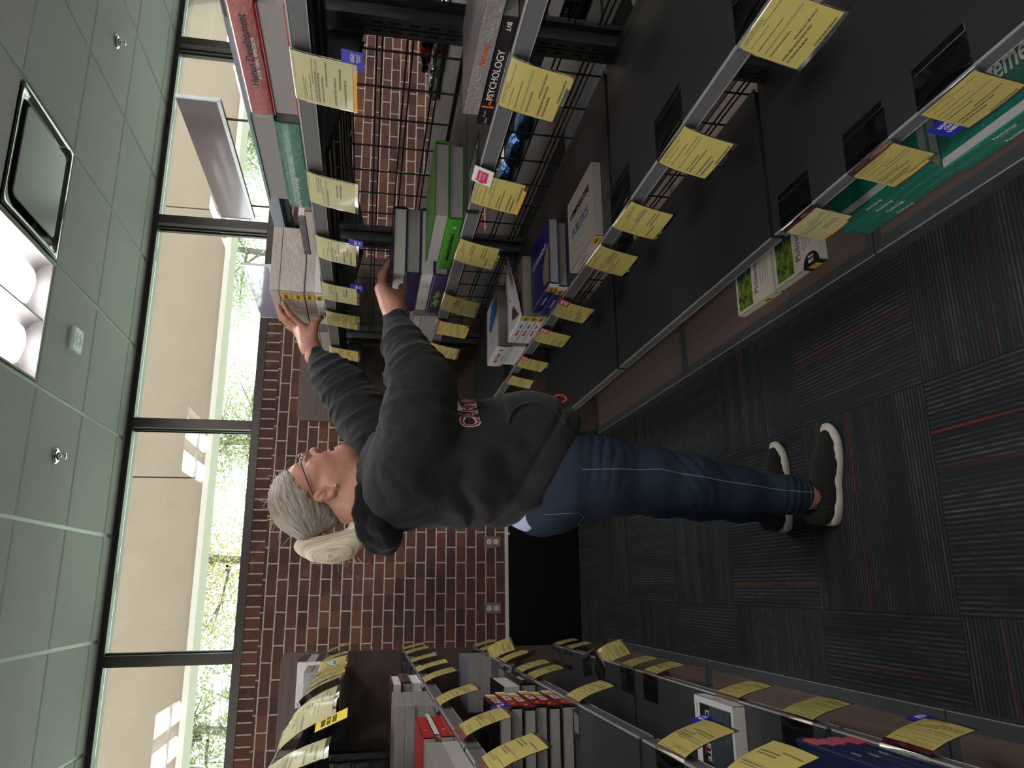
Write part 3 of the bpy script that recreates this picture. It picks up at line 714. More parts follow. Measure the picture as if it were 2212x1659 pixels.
tags('L', 3, [(1.50, dict(lift=.02, card='card_pale', pre='glossy pale card', tilt=-.05)), (1.89, dict(lift=.03, card='card_pale', pre='glossy card with a bright yellow notice', extra=('never',), tilt=-.16)), (2.12, dict(lift=.03, card='card_pale', tilt=-.1, pre='glossy pale card')), (2.42, dict(lift=.025, card='card_pale', tilt=.25, pre='glossy white card turned sideways')), (2.60, dict(lift=.02, card='card_pale', pre='pale price card')),
    (2.80, dict(lift=.018, extra=('orange',))), (2.98, dict(lift=.016)), (3.20, dict(lift=.012, extra=('orange',))), (3.37, dict(lift=.01, extra=('teal',), tilt=-.25, pre='pale teal oval label')), (3.75, dict(lift=.012)), (4.28, dict(lift=.012, extra=('orange',)))])
tags('L', 2, [(1.50, dict(lift=.016, extra=('red_top',), pre='large yellow card above the red spines')), (1.86, dict(lift=.014, extra=('red_top', 'blue'), pre='yellow card with blue and red strips')), (2.36, dict(lift=.012, pre='yellow card beside the shrink-wrapped stack')), (2.90, dict(lift=.01)),
    (3.24, dict(lift=.008, extra=('orange', 'whitedot'))), (3.62, dict(lift=.006, extra=('blue',), pre='yellow price card with a dark blue sticker')), (4.05, dict(lift=.006, extra=('whitedot',))), (4.32, dict(lift=.006))])
tags('L', 1, [(1.28, dict(lift=.02)), (1.57, dict(lift=.014, extra=('blue',), pre='large yellow card with blue sticker')), (2.32, dict(lift=.012, pre='yellow price card above the empty stretch')), (2.90, dict(lift=.008)), (3.12, dict(lift=.008)), (3.29, dict(lift=.02, tilt=.3)), (3.50, dict(lift=.012)), (3.86, dict(lift=.02, tilt=-.35)), (4.12, dict(lift=.006)), (4.38, dict(lift=.006))])
tags('L', 0, [(1.48, dict(lift=.012, extra=('red_top', 'blue'), pre='yellow card with a blue sticker')), (1.88, dict(lift=.008, pre='curled yellow price card at the shelf corner')), (2.26, dict(lift=.006, pre='yellow card above the white book')), (2.90, dict(lift=.006)), (3.17, dict(lift=.006)), (3.52, dict(lift=.02, tilt=-.4, extra=('whitedot',), pre='bright yellow card twisted outward')), (3.76, dict(lift=.01, tilt=.2)), (4.10, dict(lift=.004)), (4.36, dict(lift=.004))])
# ------------------------------------------------------------------ books
_BM = {}
def cmat(name, rgb, rough=.35, coat=.3):
    if name not in _BM:
        c = srgb(*rgb); _BM[name] = plain('cover_'+name, c, rough, var=.06, scale=20, Coat_Weight=coat, Coat_Roughness=.1)
    return _BM[name]
def book(side, y0, z0, w, l, t, cover, label, group, x=None, hard=True, fore=False, pages='pages', rot=0.0, name='book', curl=0.0, spine=None, extras=None, wrap=False, sticker=None, band=None):
    """lies flat. side R: spine towards -x, body into +x. y0 near end, l along y, w depth into the shelf, t thickness"""
    s = 1 if side == 'R' else -1
    if x is None: x = (.952 if side == 'R' else -.347)
    r = empty(name, (x, y0, z0), label, 'book', group, rz=rot)
    ct = .003 if hard else .0008; ov = .004 if hard else 0.0
    B = lambda a, b_: ((s*a[0], a[1], a[2]), (s*b_[0], b_[1], b_[2]))
    if fore:   # page edges towards the aisle
        xs0, xs1 = w, 0.0
    m = MB()
    m.box(*B((0, 0, 0), (w, l, ct)))
    if curl <= 0: m.box(*B((0, 0, t-ct), (w, l, t)))
    else:
        rows = []
        for i in range(9):
            row = []
            for j in range(9):
                u, v = i/8, j/8; lift = curl*max(0, (u*.6+(1-v)*.55-.35))**1.6; row.append((s*u*w, v*l, t-.0004+lift))
            rows.append(row)
        m2 = MB().strip(rows, uv=False)
    n = 6; poly = []
    if hard:
        bul = .005
        for k in range(n+1):
            a = math.pi*k/n; poly.append((-bul*math.sin(a)*1.0, t/2-(t/2)*math.cos(a)))
        for k in range(n, -1, -1):
            a = math.pi*k/n; poly.append((.0028-bul*math.sin(a)*.8, t/2-(t/2-.001)*math.cos(a)))
        xsp = (lambda q: s*(w-q)) if fore else (lambda q: s*q)
        m.prism([(xsp(p[0]), p[1]) for p in poly], 'y', 0, l)
    else:
        if fore: m.box(*B((w-.001, 0, 0), (w, l, t)))
        else: m.box(*B((0, 0, 0), (.001, l, t)))
    c = m.build('cover', cover, r, bevel=.0008 if hard else 0)
    if curl > 0: m2.build('lifted_cover', cover, r, smooth=True, solid=.0008)
    if fore: pb = MB().box(*B((ov, ov, ct), (w-.004, l-ov, t-ct)))
    else: pb = MB().box(*B((.004, ov, ct), (w-ov, l-ov, t-ct)))
    pb.build('page_block', M[pages], r)
    xs = -.0062*s if hard else -.0006*s
    rd = -1 if side == 'R' else 1
    if band:    # coloured spine label area: (y0 frac, y1 frac, colour mat)
        for (a, b_, bm_) in band:
            MB().box((xs-.0001*s, l*a, t*.04), (xs+.004*s, l*b_, t*.96)).build('spine_band', bm_, r)
    if sticker:
        for (f, hw) in ((sticker, .02),):
            st = MB().box((xs-.0007*s, l*f-hw, t*.12), (xs+.003*s, l*f+hw, t*.9)).build('used_label', M['used'], r)
            text('USED', min(.014, t*.55), M['usedink'], st, (xs-.0014*s, l*f, t*.5), (0, rd, 0), (0, 0, 1), align='CENTER', bold=.0003)
    if spine:
        body, size, mm, f = spine[:4]; al = spine[4] if len(spine) > 4 else 'CENTER'
        text(body, size, mm, r, (xs-.0004*s, l*f, t*.5), (0, rd, 0), (0, 0, 1), align=al, sx=spine[5] if len(spine) > 5 else 1.0)
    if extras: extras(r, s, w, l, t)
    if wrap:
        MB().box(*B((-.007 if hard else -.001, -.0015, 0.0002), (w+.001, l+.0015, t+.0008))).build('shrink_wrap', M['wrap'], r, bevel=.002)
    return r
def _wrap():
    t = NT('shrink_wrap'); tr = t.n('ShaderNodeBsdfTransparent'); tr.inputs[0].default_value = (.97, .97, .98, 1)
    gl = t.n('ShaderNodeBsdfGlossy'); gl.inputs['Roughness'].default_value = .12; bp = t.n('ShaderNodeBump'); bp.inputs['Strength'].default_value = 1; bp.inputs['Distance'].default_value = .01
    t.l(t.noise(t.objco(), 45, 4, .7), bp.inputs['Height']); t.l(bp.outputs[0], gl.inputs['Normal'])
    mx = t.n('ShaderNodeMixShader'); mx.inputs[0].default_value = .16; t.l(tr.outputs[0], mx.inputs[1]); t.l(gl.outputs[0], mx.inputs[2]); t.l(mx.outputs[0], t.out.inputs[0]); return t.m
M['wrap'] = _wrap()
W_, K_, R_ = M['white'], M['ink'], M['red']
GREENT = plain('green_print', (.35, .62, .18), .5); GREY = plain('grey_print', (.30, .30, .32), .5); NAVYP = plain('blue_print', (.05, .13, .30), .5)
REDP = plain('red_print', (.55, .06, .05), .5)
red = cmat('red', (180, 22, 32)); green = cmat('green', (10, 125, 95)); teal = cmat('teal', (0, 135, 110)); lime = cmat('lime', (60, 135, 35)); purple = cmat('purple', (55, 35, 90)); navy = cmat('navy', (30, 30, 80))
beige = cmat('beige', (195, 180, 160)); whitec = cmat('white', (222, 220, 222)); plum = cmat('plum', (80, 50, 75)); blackc = cmat('black', (22, 20, 26)); blue = cmat('blue', (38, 38, 120)); redspine = cmat('brickred', (160, 45, 38)); tan = cmat('tan', (190, 180, 170), .5)
Z = [z+.0006 for z in SH]
GA = 'books on the right top shelf'; GB = 'books on the right second shelf'; GC = 'books on the right third shelf'
# --- right, top shelf
zt = Z[3]
book('R', 1.10, zt, .22, .315, .050, red, 'red hardback with its page edges to the aisle, under the wrapped red one', GA, fore=True)
book('R', 1.09, zt+.0505, .22, .32, .046, red, 'shiny red hardback spine out, on top of the red stack at the near end', GA, wrap=True, spine=('Human Development', .022, K_, .40, 'CENTER'), extras=lambda r, s, w, l, t: text('A CULTURAL APPROACH', .010, W_, r, (-.0075, l*.45, t*.25), (0, -1, 0), (0, 0, 1), align='CENTER'))
book('R', 1.435, zt, .215, .362, .052, green, 'shrink-wrapped green hardback at the bottom of the green pair', GA, wrap=True, spine=('Developmental Psychology', .014, W_, .80, 'CENTER'))
book('R', 1.43, zt+.0528, .215, .352, .050, green, 'green hardback with pale page edges to the aisle, on top of the green pair', GA, fore=True)
book('R', 1.83, zt, .20, .26, .020, tan, 'thin tan paperback at the bottom of the low pile beside the green books', GA, hard=False, pages='pages_c')
book('R', 1.86, zt+.0205, .20, .235, .018, plum, 'thin plum book on the low pile beside the green books', GA, hard=False, wrap=True, pages='pages_w')
zz = zt
for k, (th, cv, pg, lb) in enumerate(((.030, whitec, 'pages_w', 'thin white paperback lowest in the beige stack by the raised hand'), (.033, beige, 'pages_c', 'beige paperback second from the bottom of the stack by the raised hand'), (.040, beige, 'pages_c', 'beige paperback in the middle of the stack by the raised hand'), (.040, beige, 'pages_c', 'beige paperback second from the top under the raised fingers'))):
    book('R', 2.415+.006*(k % 2), zz, .235, .30, th, cv, lb, GA, hard=False, pages=pg, wrap=(k > 0), sticker=.13, x=.955+.004*(k % 2)); zz += th+.0008
book('R', 2.418, zz, .235, .30, .030, beige, 'topmost book of the beige stack by the raised hand', GA, hard=False, pages='pages_c', wrap=True, x=.958)
zz = zt
for k, lb in enumerate(('wrapped grey paperback lowest beyond the raised hand', 'wrapped grey paperback in the middle beyond the raised hand', 'wrapped grey paperback topmost beyond the raised hand')):
    book('R', 2.80, zz, .22, .26, .034, tan, lb, GA, hard=False, pages='pages', wrap=True); zz += .035
# --- right, second shelf
zt = Z[2]
book('R', 1.055, zt, .20, .315, .028, blackc, 'black paperback with white lettering and an orange stripe on its spine', GB, hard=False, spine=('PSYCHOLOGY', .020, W_, .50, 'CENTER', 1.15), band=[(.80, .815, plain('orange_print', (.75, .14, .03), .5))],
     extras=lambda r, s, w, l, t: (text('BVT', .013, W_, r, (-.001, l*.07, t*.5), (0, 1, 0), (0, 0, -1), align='CENTER'), text('Abnormal', .009, plain('orange_print', (.75, .14, .03), .5), r, (-.001, l*.73, t*.42), (0, -1, 0), (0, 0, 1), align='CENTER'), text('Durand', .007, GREY, r, (-.001, l*.88, t*.6), (0, -1, 0), (0, 0, 1), align='CENTER'), text('Barlow', .007, GREY, r, (-.001, l*.95, t*.4), (0, -1, 0), (0, 0, 1), align='CENTER')))
book('R', .98, zt+.0285, .22, .36, .034, cmat('pale', (150, 140, 140)), 'shrink-wrapped pale book with an orange splash on top of the black paperback', GB, hard=False, wrap=True, spine=('Anatomy', .016, plain('orange_print', (.75, .14, .03), .5), .5), pages='pages_w')
book('R', 1.80, zt, .225, .325, .040, lime, 'lime green hardback spine out at the bottom of the green pair', GB, spine=('University Physics Volume 2', .017, K_, .52, 'CENTER', .92), extras=lambda r, s, w, l, t: text('x', .02, W_, r, (-.0066, l*.13, t*.5), (0, -1, 0), (0, 0, 1), align='CENTER'))
book('R', 1.795, zt+.0405, .225, .30, .040, lime, 'lime green hardback with its page edges to the aisle, on top of the green pair', GB, fore=True, pages='pages')
zz = zt
for k, (cv, fr, th, lb) in enumerate(((purple, False, .044, 'purple hardback with green lettering at the bottom of the physics stack'), (purple, True, .044, 'purple hardback with white page edges out, second in the physics stack'), (navy, False, .044, 'dark navy hardback third in the physics stack'), (navy, True, .042, 'navy hardback on top of the physics stack under the woman\'s hand'))):
    sp = ('College Physics', .028, GREENT, .58, 'CENTER', .82) if k == 0 else None
    book('R', 2.18, zz, .225, .335, th, cv, lb, GB, fore=fr, spine=sp, pages='pages_w' if fr else 'pages'); zz += th+.0006
zz = zt
for k, lb in enumerate(('grey wrapped textbook lowest of the three beyond the physics stack', 'grey wrapped textbook in the middle of the three beyond the physics stack', 'grey wrapped textbook topmost of the three beyond the physics stack')):
    book('R', 2.56, zz, .22, .30, .027, tan, lb, GB, hard=False, pages='pages', wrap=True, fore=(k < 2)); zz += .0278
# --- right, third shelf
zt = Z[1]
def politics(r, s, w, l, t):
    text('COMPARATIVE', .030, K_, r, (w*.72, l*.5, t+.0012), (0, -1, 0), (1, 0, 0), align='CENTER', bold=.0004); text('POLITICS', .042, NAVYP, r, (w*.45, l*.5, t+.0012), (0, -1, 0), (1, 0, 0), align='CENTER')
    for k in range(16): text(random.choice(['~', 'v', '<', 'w']), .02, GREY, r, (w*(.10+.84*random.random()), l*(.05+.9*random.random()), t+.0010), (0, -1, 0), (1, 0, 0), align='CENTER')
book('R', 1.828, zt, .235, .262, .026, tan, 'paperback on comparative politics lying alone with a lifted corner', GC, hard=False, curl=0.0, pages='pages', sticker=.10, spine=('Comparative Politics', .010, GREY, .62), extras=politics, x=.948)
def govt(r, s, w, l, t):
    text('GOVERNMENT', .030, plain('pale_print', (.55, .58, .70), .4), r, (w*.62, l*.5, t+.0006), (0, -1, 0), (1, 0, 0), align='CENTER')
    b = MB(); rn = random.Random(4)
    b.prism([(s*(w*.05), l*.02), (s*(w*.62), l*.02), (s*(w*.50), l*.20), (s*(w*.30), l*.33), (s*(w*.08), l*.30)], 'z', t+.0002, t+.0006)
    b.build('cover_picture', mat_marble(), r)
def mat_marble():
    if 'marble' not in M:
        t = NT('cover_photo'); n = t.noise(t.objco(), 60, 4, .7); t.col(t.ramp(n, [(.3, (.06, .04, .03)), (.5, (.45, .34, .22)), (.7, (.12, .06, .04))])); M['marble'] = t.set(.4)
    return M['marble']
book('R', 2.205, zt, .235, .27, .034, blue, 'blue government hardback at the bottom of the pair', GC, spine=('Government', .014, plain('pale_print', (.55, .58, .70), .4), .56), sticker=.16, band=[(0.0, .08, W_)], pages='pages')
book('R', 2.185, zt+.0345, .235, .27, .034, blue, 'blue government hardback on top of the pair, carved stone picture on its cover', GC, spine=('Government', .014, plain('pale_print', (.55, .58, .70), .4), .56), sticker=.16, band=[(0.0, .08, W_)], extras=govt, pages='pages')
def theam(r, s, w, l, t):
    text('THE AMERICAN', .026, REDP, r, (w*.72, l*.5, t+.006), (0, -1, 0), (1, 0, 0), align='CENTER', bold=.0003); text('PRESIDENCY', .026, REDP, r, (w*.60, l*.5, t+.006), (0, -1, 0), (1, 0, 0), align='CENTER', bold=.0003)
    MB().prism([(s*w*.1, l*.12), (s*w*.45, l*.05), (s*w*.5, l*.35), (s*w*.38, l*.62), (s*w*.2, l*.6)], 'z', t+.0045, t+.0052).build('cover_picture', plain('dark_photo', (.07, .05, .05), .5, var=.5), r)
zz = zt
for k, lb in enumerate(('white paperback lowest of three with red lettering on the spine', 'white paperback in the middle of three with red lettering on the spine', 'white paperback on top of three, its cover curling up')):
    book('R', 2.505, zz, .24, .31, .029, whitec, lb, GC, hard=False, sticker=.09, spine=('INSIDE OUT', .012, REDP, .60), extras=(lambda r, s, w, l, t: (theam(r, s, w, l, t), text('POLITICS', .010, NAVYP, r, (-.0011*s, l*.36, t*.5), (0, -1, 0), (0, 0, 1), align='CENTER'))) if k == 2 else (lambda r, s, w, l, t: text('POLITICS', .010, NAVYP, r, (-.0011*s, l*.36, t*.5), (0, -1, 0), (0, 0, 1), align='CENTER')), pages='pages_c', curl=.0 if k < 2 else .09); zz += .0295
book('R', 2.87, zt, .25, .27, .058, whitec, 'thick white hardback with red edges, lower of two', GC, fore=True, pages='pages_w')
def thick(r, s, w, l, t):
    text('DIRECT CLAIM', .022, REDP, r, (-.0068, l*.55, t*.62), (0, -1, 0), (0, 0, 1), align='CENTER', sx=.9); text('A second course', .010, GREY, r, (-.0068, l*.55, t*.30), (0, -1, 0), (0, 0, 1), align='CENTER')
    MB().box((-.0066, l*.12, t*.55), (-.0058, l*.18, t*.75)).build('logo', R_, r)
    b = MB().prism([(w*.95, l*.10), (w*.95, l*.55), (w*.55, l*.75), (w*.45, l*.60), (w*.60, l*.08)], 'z', t+.0003, t+.0008); b.build('cover_picture', plain('blue_photo', (.06, .20, .55), .3, var=.3), r)
    MB().box((-.004, l-.008, t+.0002), (w*.98, l, t+.0009)).build('red_border', R_, r)
book('R', 2.865, zt+.0586, .25, .28, .062, whitec, 'thick white hardback with a blue picture on its cover, upper of two', GC, extras=thick)
# --- right, base deck
zd = .0590
def manage(r, s, w, l, t):
    for q, (tx, sz, f) in enumerate((('Management', .085, .60),)): text(tx, sz, W_, r, (w*f, l*.5, t+.0006), (0, -1, 0), (1, 0, 0), align='CENTER', bold=.001, sx=.62)
    MB().box((-.0005, 0, t), (.022, l, t+.0007)).build('cover_stripe', W_, r)
zz = zd
GD = 'books on the right base deck'
for k in range(4):
    book('R', 1.385, zz, .215, .36, .031, teal, 'green textbook in the far green pile on the base deck, %s' % ('lowest', 'second', 'third', 'topmost')[k], GD, hard=True, spine=('Psychology', .014, W_, .55), x=.985, wrap=True, extras=lambda r, s, w, l, t: MB().box((.006, 0, t+.0001), (.028, l, t+.0007)).build('cover_stripe', W_, r)); zz += .0322
zz = zd
for k in range(2):
    book('R', 1.02, zz, .225, .362, .033, teal, 'green textbook with a white stripe, %s of the near green pair on the base deck' % (('lower', 'upper')[k]), GD, hard=True, spine=('Psychology', .014, W_, .55), x=.975, wrap=True, extras=manage); zz += .0342
def philo(r, s, w, l, t):
    def pic():
        if 'paint' not in M:
            q = NT('cover_painting'); n = q.noise(q.mapping(q.objco(), (14, 14, 1)), 2.2, 5, .75); p = q.xyz(q.objco())
            c = q.ramp(n, [(.25, (.01, .015, .06)), (.42, (.03, .07, .02)), (.55, (.16, .24, .03)), (.68, (.36, .30, .04)), (.8, (.05, .10, .03))])
            g = q.math('MULTIPLY', q.math('SUBTRACT', p[0], .10), 12.0, clamp=True); M['paint'] = None
            q.col(q.mix(g, c, (.01, .014, .07))); M['paint'] = q.set(.35)
        return M['paint']
    MB().box((s*.012, l*.55, t+.0002), (s*(w-.01), l*.94, t+.0008)).build('cover_picture', pic(), r)
    text('Philosophy', .040, plain('violet_print', (.10, .08, .17), .5), r, (w*.55, l*.43, t+.0006), (1, 0, 0), (0, 1, 0), align='CENTER', sx=.9)
    for k in range(4): text('a concise introduction in readings'[:30-4*k], .008, GREY, r, (w*.5, l*(.30-.06*k), t+.0006), (1, 0, 0), (0, 1, 0), align='CENTER')
def badge(r, s, w, l, t):
    philo(r, s, w, l, t)
    b = MB(); P = [(.000, l*.05)]; 
    for k in range(13): a = math.pi*k/12; P.append((.045*math.sin(a), l*.17-.045*math.cos(a)))
    ob = b.prism(P, 'z', t+.0009, t+.0014).build('round_sticker', K_, r)
    MB().box((-.0026, l*.17-.045, 0.004), (-.0012, l*.17+.045, t)).build('sticker_fold', K_, r)
    MB().box((-.0036, l*.17-.022, t*.2), (-.0027, l*.17+.022, t*.95)).build('used_label', M['used'], r)
    text('BEST', .014, W_, ob, (.014, l*.17, t+.0017), (0, -1, 0), (1, 0, 0), align='CENTER', bold=.0004); text('VALUE', .010, W_, ob, (.030, l*.17, t+.0017), (0, -1, 0), (1, 0, 0), align='CENTER', bold=.0003)
cream = cmat('cream', (205, 195, 180))
def two_covers(pre):
    return pre
book('R', 2.235, zd, .215, .262, .030, cream, 'philosophy paperback with a garden painting, further one on the base deck', GD, hard=False, x=.992, sticker=.24, extras=philo, pages='pages_w', rot=-.02)
book('R', 1.955, zd, .215, .262, .030, cream, 'philosophy paperback with a black round sticker, nearer one on the base deck', GD, hard=False, x=.996, extras=badge, pages='pages_w', rot=.0)
# --- left side
GL2 = 'books on the left second shelf'; GL1 = 'books on the left third shelf'; GL0 = 'books on the left lowest shelf'; GL3 = 'books on the left top shelf'
zt = Z[2]; zz = zt
for k, (cv, fr, lb) in enumerate(((whitec, True, 'textbook with white fore edge lowest of the far stack of three'), (plum, False, 'plum spined textbook in the middle of the far stack of three'), (plum, True, 'dark covered textbook topmost of the far stack of three'))):
    book('L', 2.98-.02*(k == 2), zz, .23, .28, .0355, cv, lb, GL2, fore=fr, pages='pages_w' if fr else 'pages'); zz += .0362
zz = zt
for k, lb in enumerate(('shrink-wrapped tan book lowest of the near stack of four', 'shrink-wrapped tan book second in the near stack of four', 'shrink-wrapped tan book third in the near stack of four', 'shrink-wrapped tan book topmost in the near stack of four')):
    book('L', 2.42+.01*(k % 2), zz, .24, .30, .0285, tan, lb, GL2, hard=False, wrap=True, fore=True); zz += .0296
zz = zt
book('L', 1.93, zz, .225, .29, .030, red, 'red book spine out under the white one near the shelf gap', GL2, hard=False, spine=('1', .012, W_, .3)); zz += .0306
book('L', 1.96, zz, .225, .30, .014, whitec, 'thin white book between the two red books', GL2, hard=False); zz += .0146
book('L', 1.92, zz, .225, .29, .028, red, 'red book spine out above the white one near the shelf gap', GL2, hard=False, spine=('1', .012, W_, .3))
zz = zt
for k, lb in enumerate(('white page edged book, lower of two beside the large price card', 'shrink-wrapped book, upper of two beside the large price card')):
    book('L', 1.56, zz, .23, .30, .036, tan, lb, GL2, hard=False, wrap=(k == 1), fore=True); zz += .0368
# third shelf
zt = Z[1]; zz = zt
for k, lb in enumerate(('shrink-wrapped lilac edged textbook, lower of the far pair', 'shrink-wrapped lilac edged textbook, upper of the far pair')):
    book('L', 3.78, zz, .24, .36, .056, cmat('lilac', (150, 140, 165)), lb, GL1, hard=False, wrap=True, fore=True); zz += .057
zz = zt
book('L', 2.80, zz, .255, .27, .062, blackc, 'thick black textbook, lower of the black pair', GL1, fore=False, spine=('CALCULUS', .02, W_, .5)); zz += .0625
book('L', 2.78, zz, .255, .28, .064, blackc, 'thick black textbook with a blue shape on its cover, upper of the black pair', GL1, fore=True, pages='pages_w',
     extras=lambda r, s, w, l, t: (text('CALCULUS', .034, W_, r, (s*w*.30, l*.5, t+.0006), (0, 1, 0), (-1, 0, 0), align='CENTER'), MB().prism([(s*w*(.6+.22*math.cos(a*.5236)), l*(.5+.3*math.sin(a*.5236))) for a in range(12)], 'z', t+.0002, t+.0007).build('cover_picture', plain('blue_photo2', (.05, .08, .25), .3, var=.4), r)))
zz = zt
ODR = ('lowest', 'second', 'third', 'fourth', 'fifth', 'topmost')
def redsp(r, s, w, l, t):
    s = -s
    MB().box((s*.0058, l*.02, t*.04), (s*.0068, l*.98, t*.96)).build('spine_band', redspine, r)
    MB().box((s*.0062, l*.80, t*.08), (s*.0073, l*.975, t*.92)).build('spine_band', W_, r)
    MB().box((s*.0068, l*.72, t*.15), (s*.0077, l*.86, t*.88)).build('used_label', M['used'], r)
    MB().box((s*.0064, l*.38, t*.25), (s*.0073, l*.66, t*.80)).build('title_box', plain('pale_print', (.55, .58, .70), .4), r)
    text('HISTORY', .010, REDP, r, (s*.0076, l*.52, t*.52), (0, 1, 0), (0, 0, 1), align='CENTER'); text('P', .017, W_, r, (s*.0070, l*.17, t*.5), (0, 1, 0), (0, 0, 1), align='CENTER')
def redtop(r, s, w, l, t):
    redsp(r, s, w, l, t)
    MB().prism([(s*w*(.62+.20*math.cos(a*.5236)), l*(.5+.12*math.sin(a*.5236))) for a in range(12)], 'z', t+.0002, t+.0007).build('cover_picture', plain('dark_red_photo', (.25, .03, .02), .3, var=.5), r)
for k in range(6):
    book('L', 2.30+.008*(k % 3)-.03*(k == 5), zz, .25, .30, .0375, blackc, 'black textbook with a red spine, %s in the stack of six' % ODR[k], GL1, extras=redsp if k < 5 else redtop, x=-.350-.004*(k % 2)); zz += .038
# lowest raised shelf
zt = Z[0]
def disc(r, s, w, l, t):
    MB().box((s*.020, l*.05, t+.0002), (s*(w-.008), l*.60, t+.0007)).build('cover_picture', plain('dark_grey_photo', (.05, .07, .075), .35, var=.5, scale=8), r)
    MB().box((s*.020, l*.60, t+.0002), (s*(w-.008), l*.85, t+.0007)).build('black_strip', K_, r)
    text('DISCRETE', .034, W_, r, (s*.034, l*.66, t+.0011), (-1, 0, 0), (0, -1, 0), align='LEFT'); text('MATHEMATICS', .015, REDP, r, (s*.06, l*.74, t+.0011), (-1, 0, 0), (0, -1, 0), align='LEFT')
    text('Discrete Mathematics', .010, GREY, r, (s*.02, l*.93, t+.0005), (-1, 0, 0), (0, -1, 0), align='LEFT')
    text('DISCRETE', .012, plain('orange_print', (.75, .14, .03), .5), r, (-.0012*s, l*.5, t*.5), (0, 1, 0), (0, 0, 1), align='CENTER')
book('L', 2.155, zt, .235, .262, .038, whitec, 'white discrete mathematics textbook lying alone, dark grey picture on its cover', GL0, hard=False, extras=disc, pages='pages_w')
zz = zt
def navyx(r, s, w, l, t):
    MB().box((s*.004, l*.70, t*.1), (-s*-.0070, l*.95, t*.9)).build('pink_patch', plain('pink_print', (.55, .10, .14), .5), r)
for k in range(4):
    book('L', 1.34+.012*(k % 2), zz, .23, .33, .030, navy if k % 2 == 0 else cmat('navy2', (30, 40, 75)), 'navy textbook with pale page edges, %s in the low stack at the near end' % ('lowest', 'second', 'third', 'topmost')[k], GL0, pages='pages_w', spine=('Physics', .012, GREY, .4), band=[(.75, .92, plain('pink_print', (.55, .10, .14), .5))], fore=False); zz += .0306
zt = Z[3]; zz = zt
for k, (cv, lb) in enumerate(((plum, 'plum wrapped book lowest at the wall end of the left top shelf'), (whitec, 'pale wrapped book in the middle at the wall end of the left top shelf'), (plum, 'plum wrapped book topmost at the wall end of the left top shelf'))):
    book('L', 3.95, zz, .21, .40, .042, cv, lb, GL3, hard=False, wrap=True, pages='pages_w'); zz += .0425
zz = zt
for k in range(2):
    book('L', 3.45, zz, .21, .30, .030, tan, 'grey wrapped book on the left top shelf, %s of two' % ('lower', 'upper')[k], GL3, hard=False, wrap=True); zz += .031
# --- things on the far side of the right run, seen through the wire grid
GF = 'books on the far side of the right shelving'
rz_ = random.Random(9)
zz = SH[2]+.0005
for k, c in enumerate(((210, 205, 205), (25, 22, 26), (25, 22, 26), (225, 225, 220), (120, 40, 120), (60, 60, 70), (150, 140, 190), (40, 36, 34))):
    th = (.030, .014, .018, .026, .016, .018, .014, .045)[k]
    book('R', 1.38, zz, .21, .30, th, cmat('far%d' % (k if k != 2 else 1), c), '%s book in the pile on the far side of the right shelving' % ('pale grey lowest', 'thin black', 'second black', 'white', 'bright purple', 'dark grey', 'pale violet', 'dark brown topmost')[k], GF, x=1.56, hard=False, pages='pages_w'); zz += th+.0006
zz = SH[1]+.0005
MB_ = plain('yellow_print', (.75, .45, .03), .5)
def micro(r, s, w, l, t):
    text('MICROBIOLOGY', .018, W_, r, (-.0011, l*.62, t*.5), (0, -1, 0), (0, 0, 1), align='CENTER'); MB().box((-.0014, l*.12, t*.15), (-.0007, l*.24, t*.85)).build('yellow_patch', MB_, r); MB().box((-.0014, l*.28, t*.05), (-.0007, l*.30, t*.95)).build('pink_patch', plain('pink_print', (.55, .10, .14), .5), r)
for k in range(2):
    book('R', 1.80, zz+.0, .21, .30, .034, blackc, 'black microbiology book seen through the wire grid, %s of two' % ('lower', 'upper')[k], GF, x=1.80, hard=False, extras=micro, pages='pages_w'); zz += .0345
# crumpled snack bags and a bottle
def blob(name, c, sx, sy, sz, mat, label, cat, group, seed, amp=.18, freq=3.0, nu=40, nv=22, rz=0):
    rnd = random.Random(seed); P = [(rnd.uniform(-1, 1), rnd.uniform(-1, 1), rnd.uniform(-1, 1), rnd.uniform(0, 6.28)) for _ in range(14)]
    m = MB(); rows = []
    for i in range(nv+1):
        th = math.pi*i/nv; row = []
        for j in range(nu+1):
            ph = 2*math.pi*j/nu; v = Vector((math.sin(th)*math.cos(ph), math.sin(th)*math.sin(ph), math.cos(th)))
            f = 1+amp*sum(abs(math.sin(freq*(a*v.x+b_*v.y+c_*v.z)*2+d_)) for a, b_, c_, d_ in P)/14*2-amp
            e = 1.0
            z = v.z*sz*f*(1-abs(v.y)**4*.7)
            row.append((math.copysign(abs(v.x)**.7, v.x)*sx*f, math.copysign(abs(v.y)**.6, v.y)*sy*f, max(z, -sz*.6)+sz*.6))
        rows.append(row)
    m.strip(rows, uv=False); o = m.build(name, mat, smooth=True); o.location = c; o.rotation_euler.z = rz
    return tag(o, label, cat, group)
foil = NT('silver_foil'); foil.col((.62, .62, .64)); foil.bump(foil.noise(foil.objco(), 50, 2, .6), .8, .006); foil.set(.22, .85)
bf = NT('blue_foil'); bf.col(bf.mix(bf.noise(bf.objco(), 25, 3, .6), (.02, .07, .25), (.10, .28, .55))); bf.bump(bf.noise(bf.objco(), 60, 3, .6), .8, .01); bf.set(.2, .7)
for k, y in enumerate((2.22, 2.40, 2.58)):
    blob('snack_bag', (1.955, y, SH[2]+.001), .032, .082, .030, foil.m, 'crumpled silver snack bag behind the wire grid, %s of three' % ('nearest', 'middle', 'farthest')[k], 'snack bag', 'silver snack bags', 20+k)
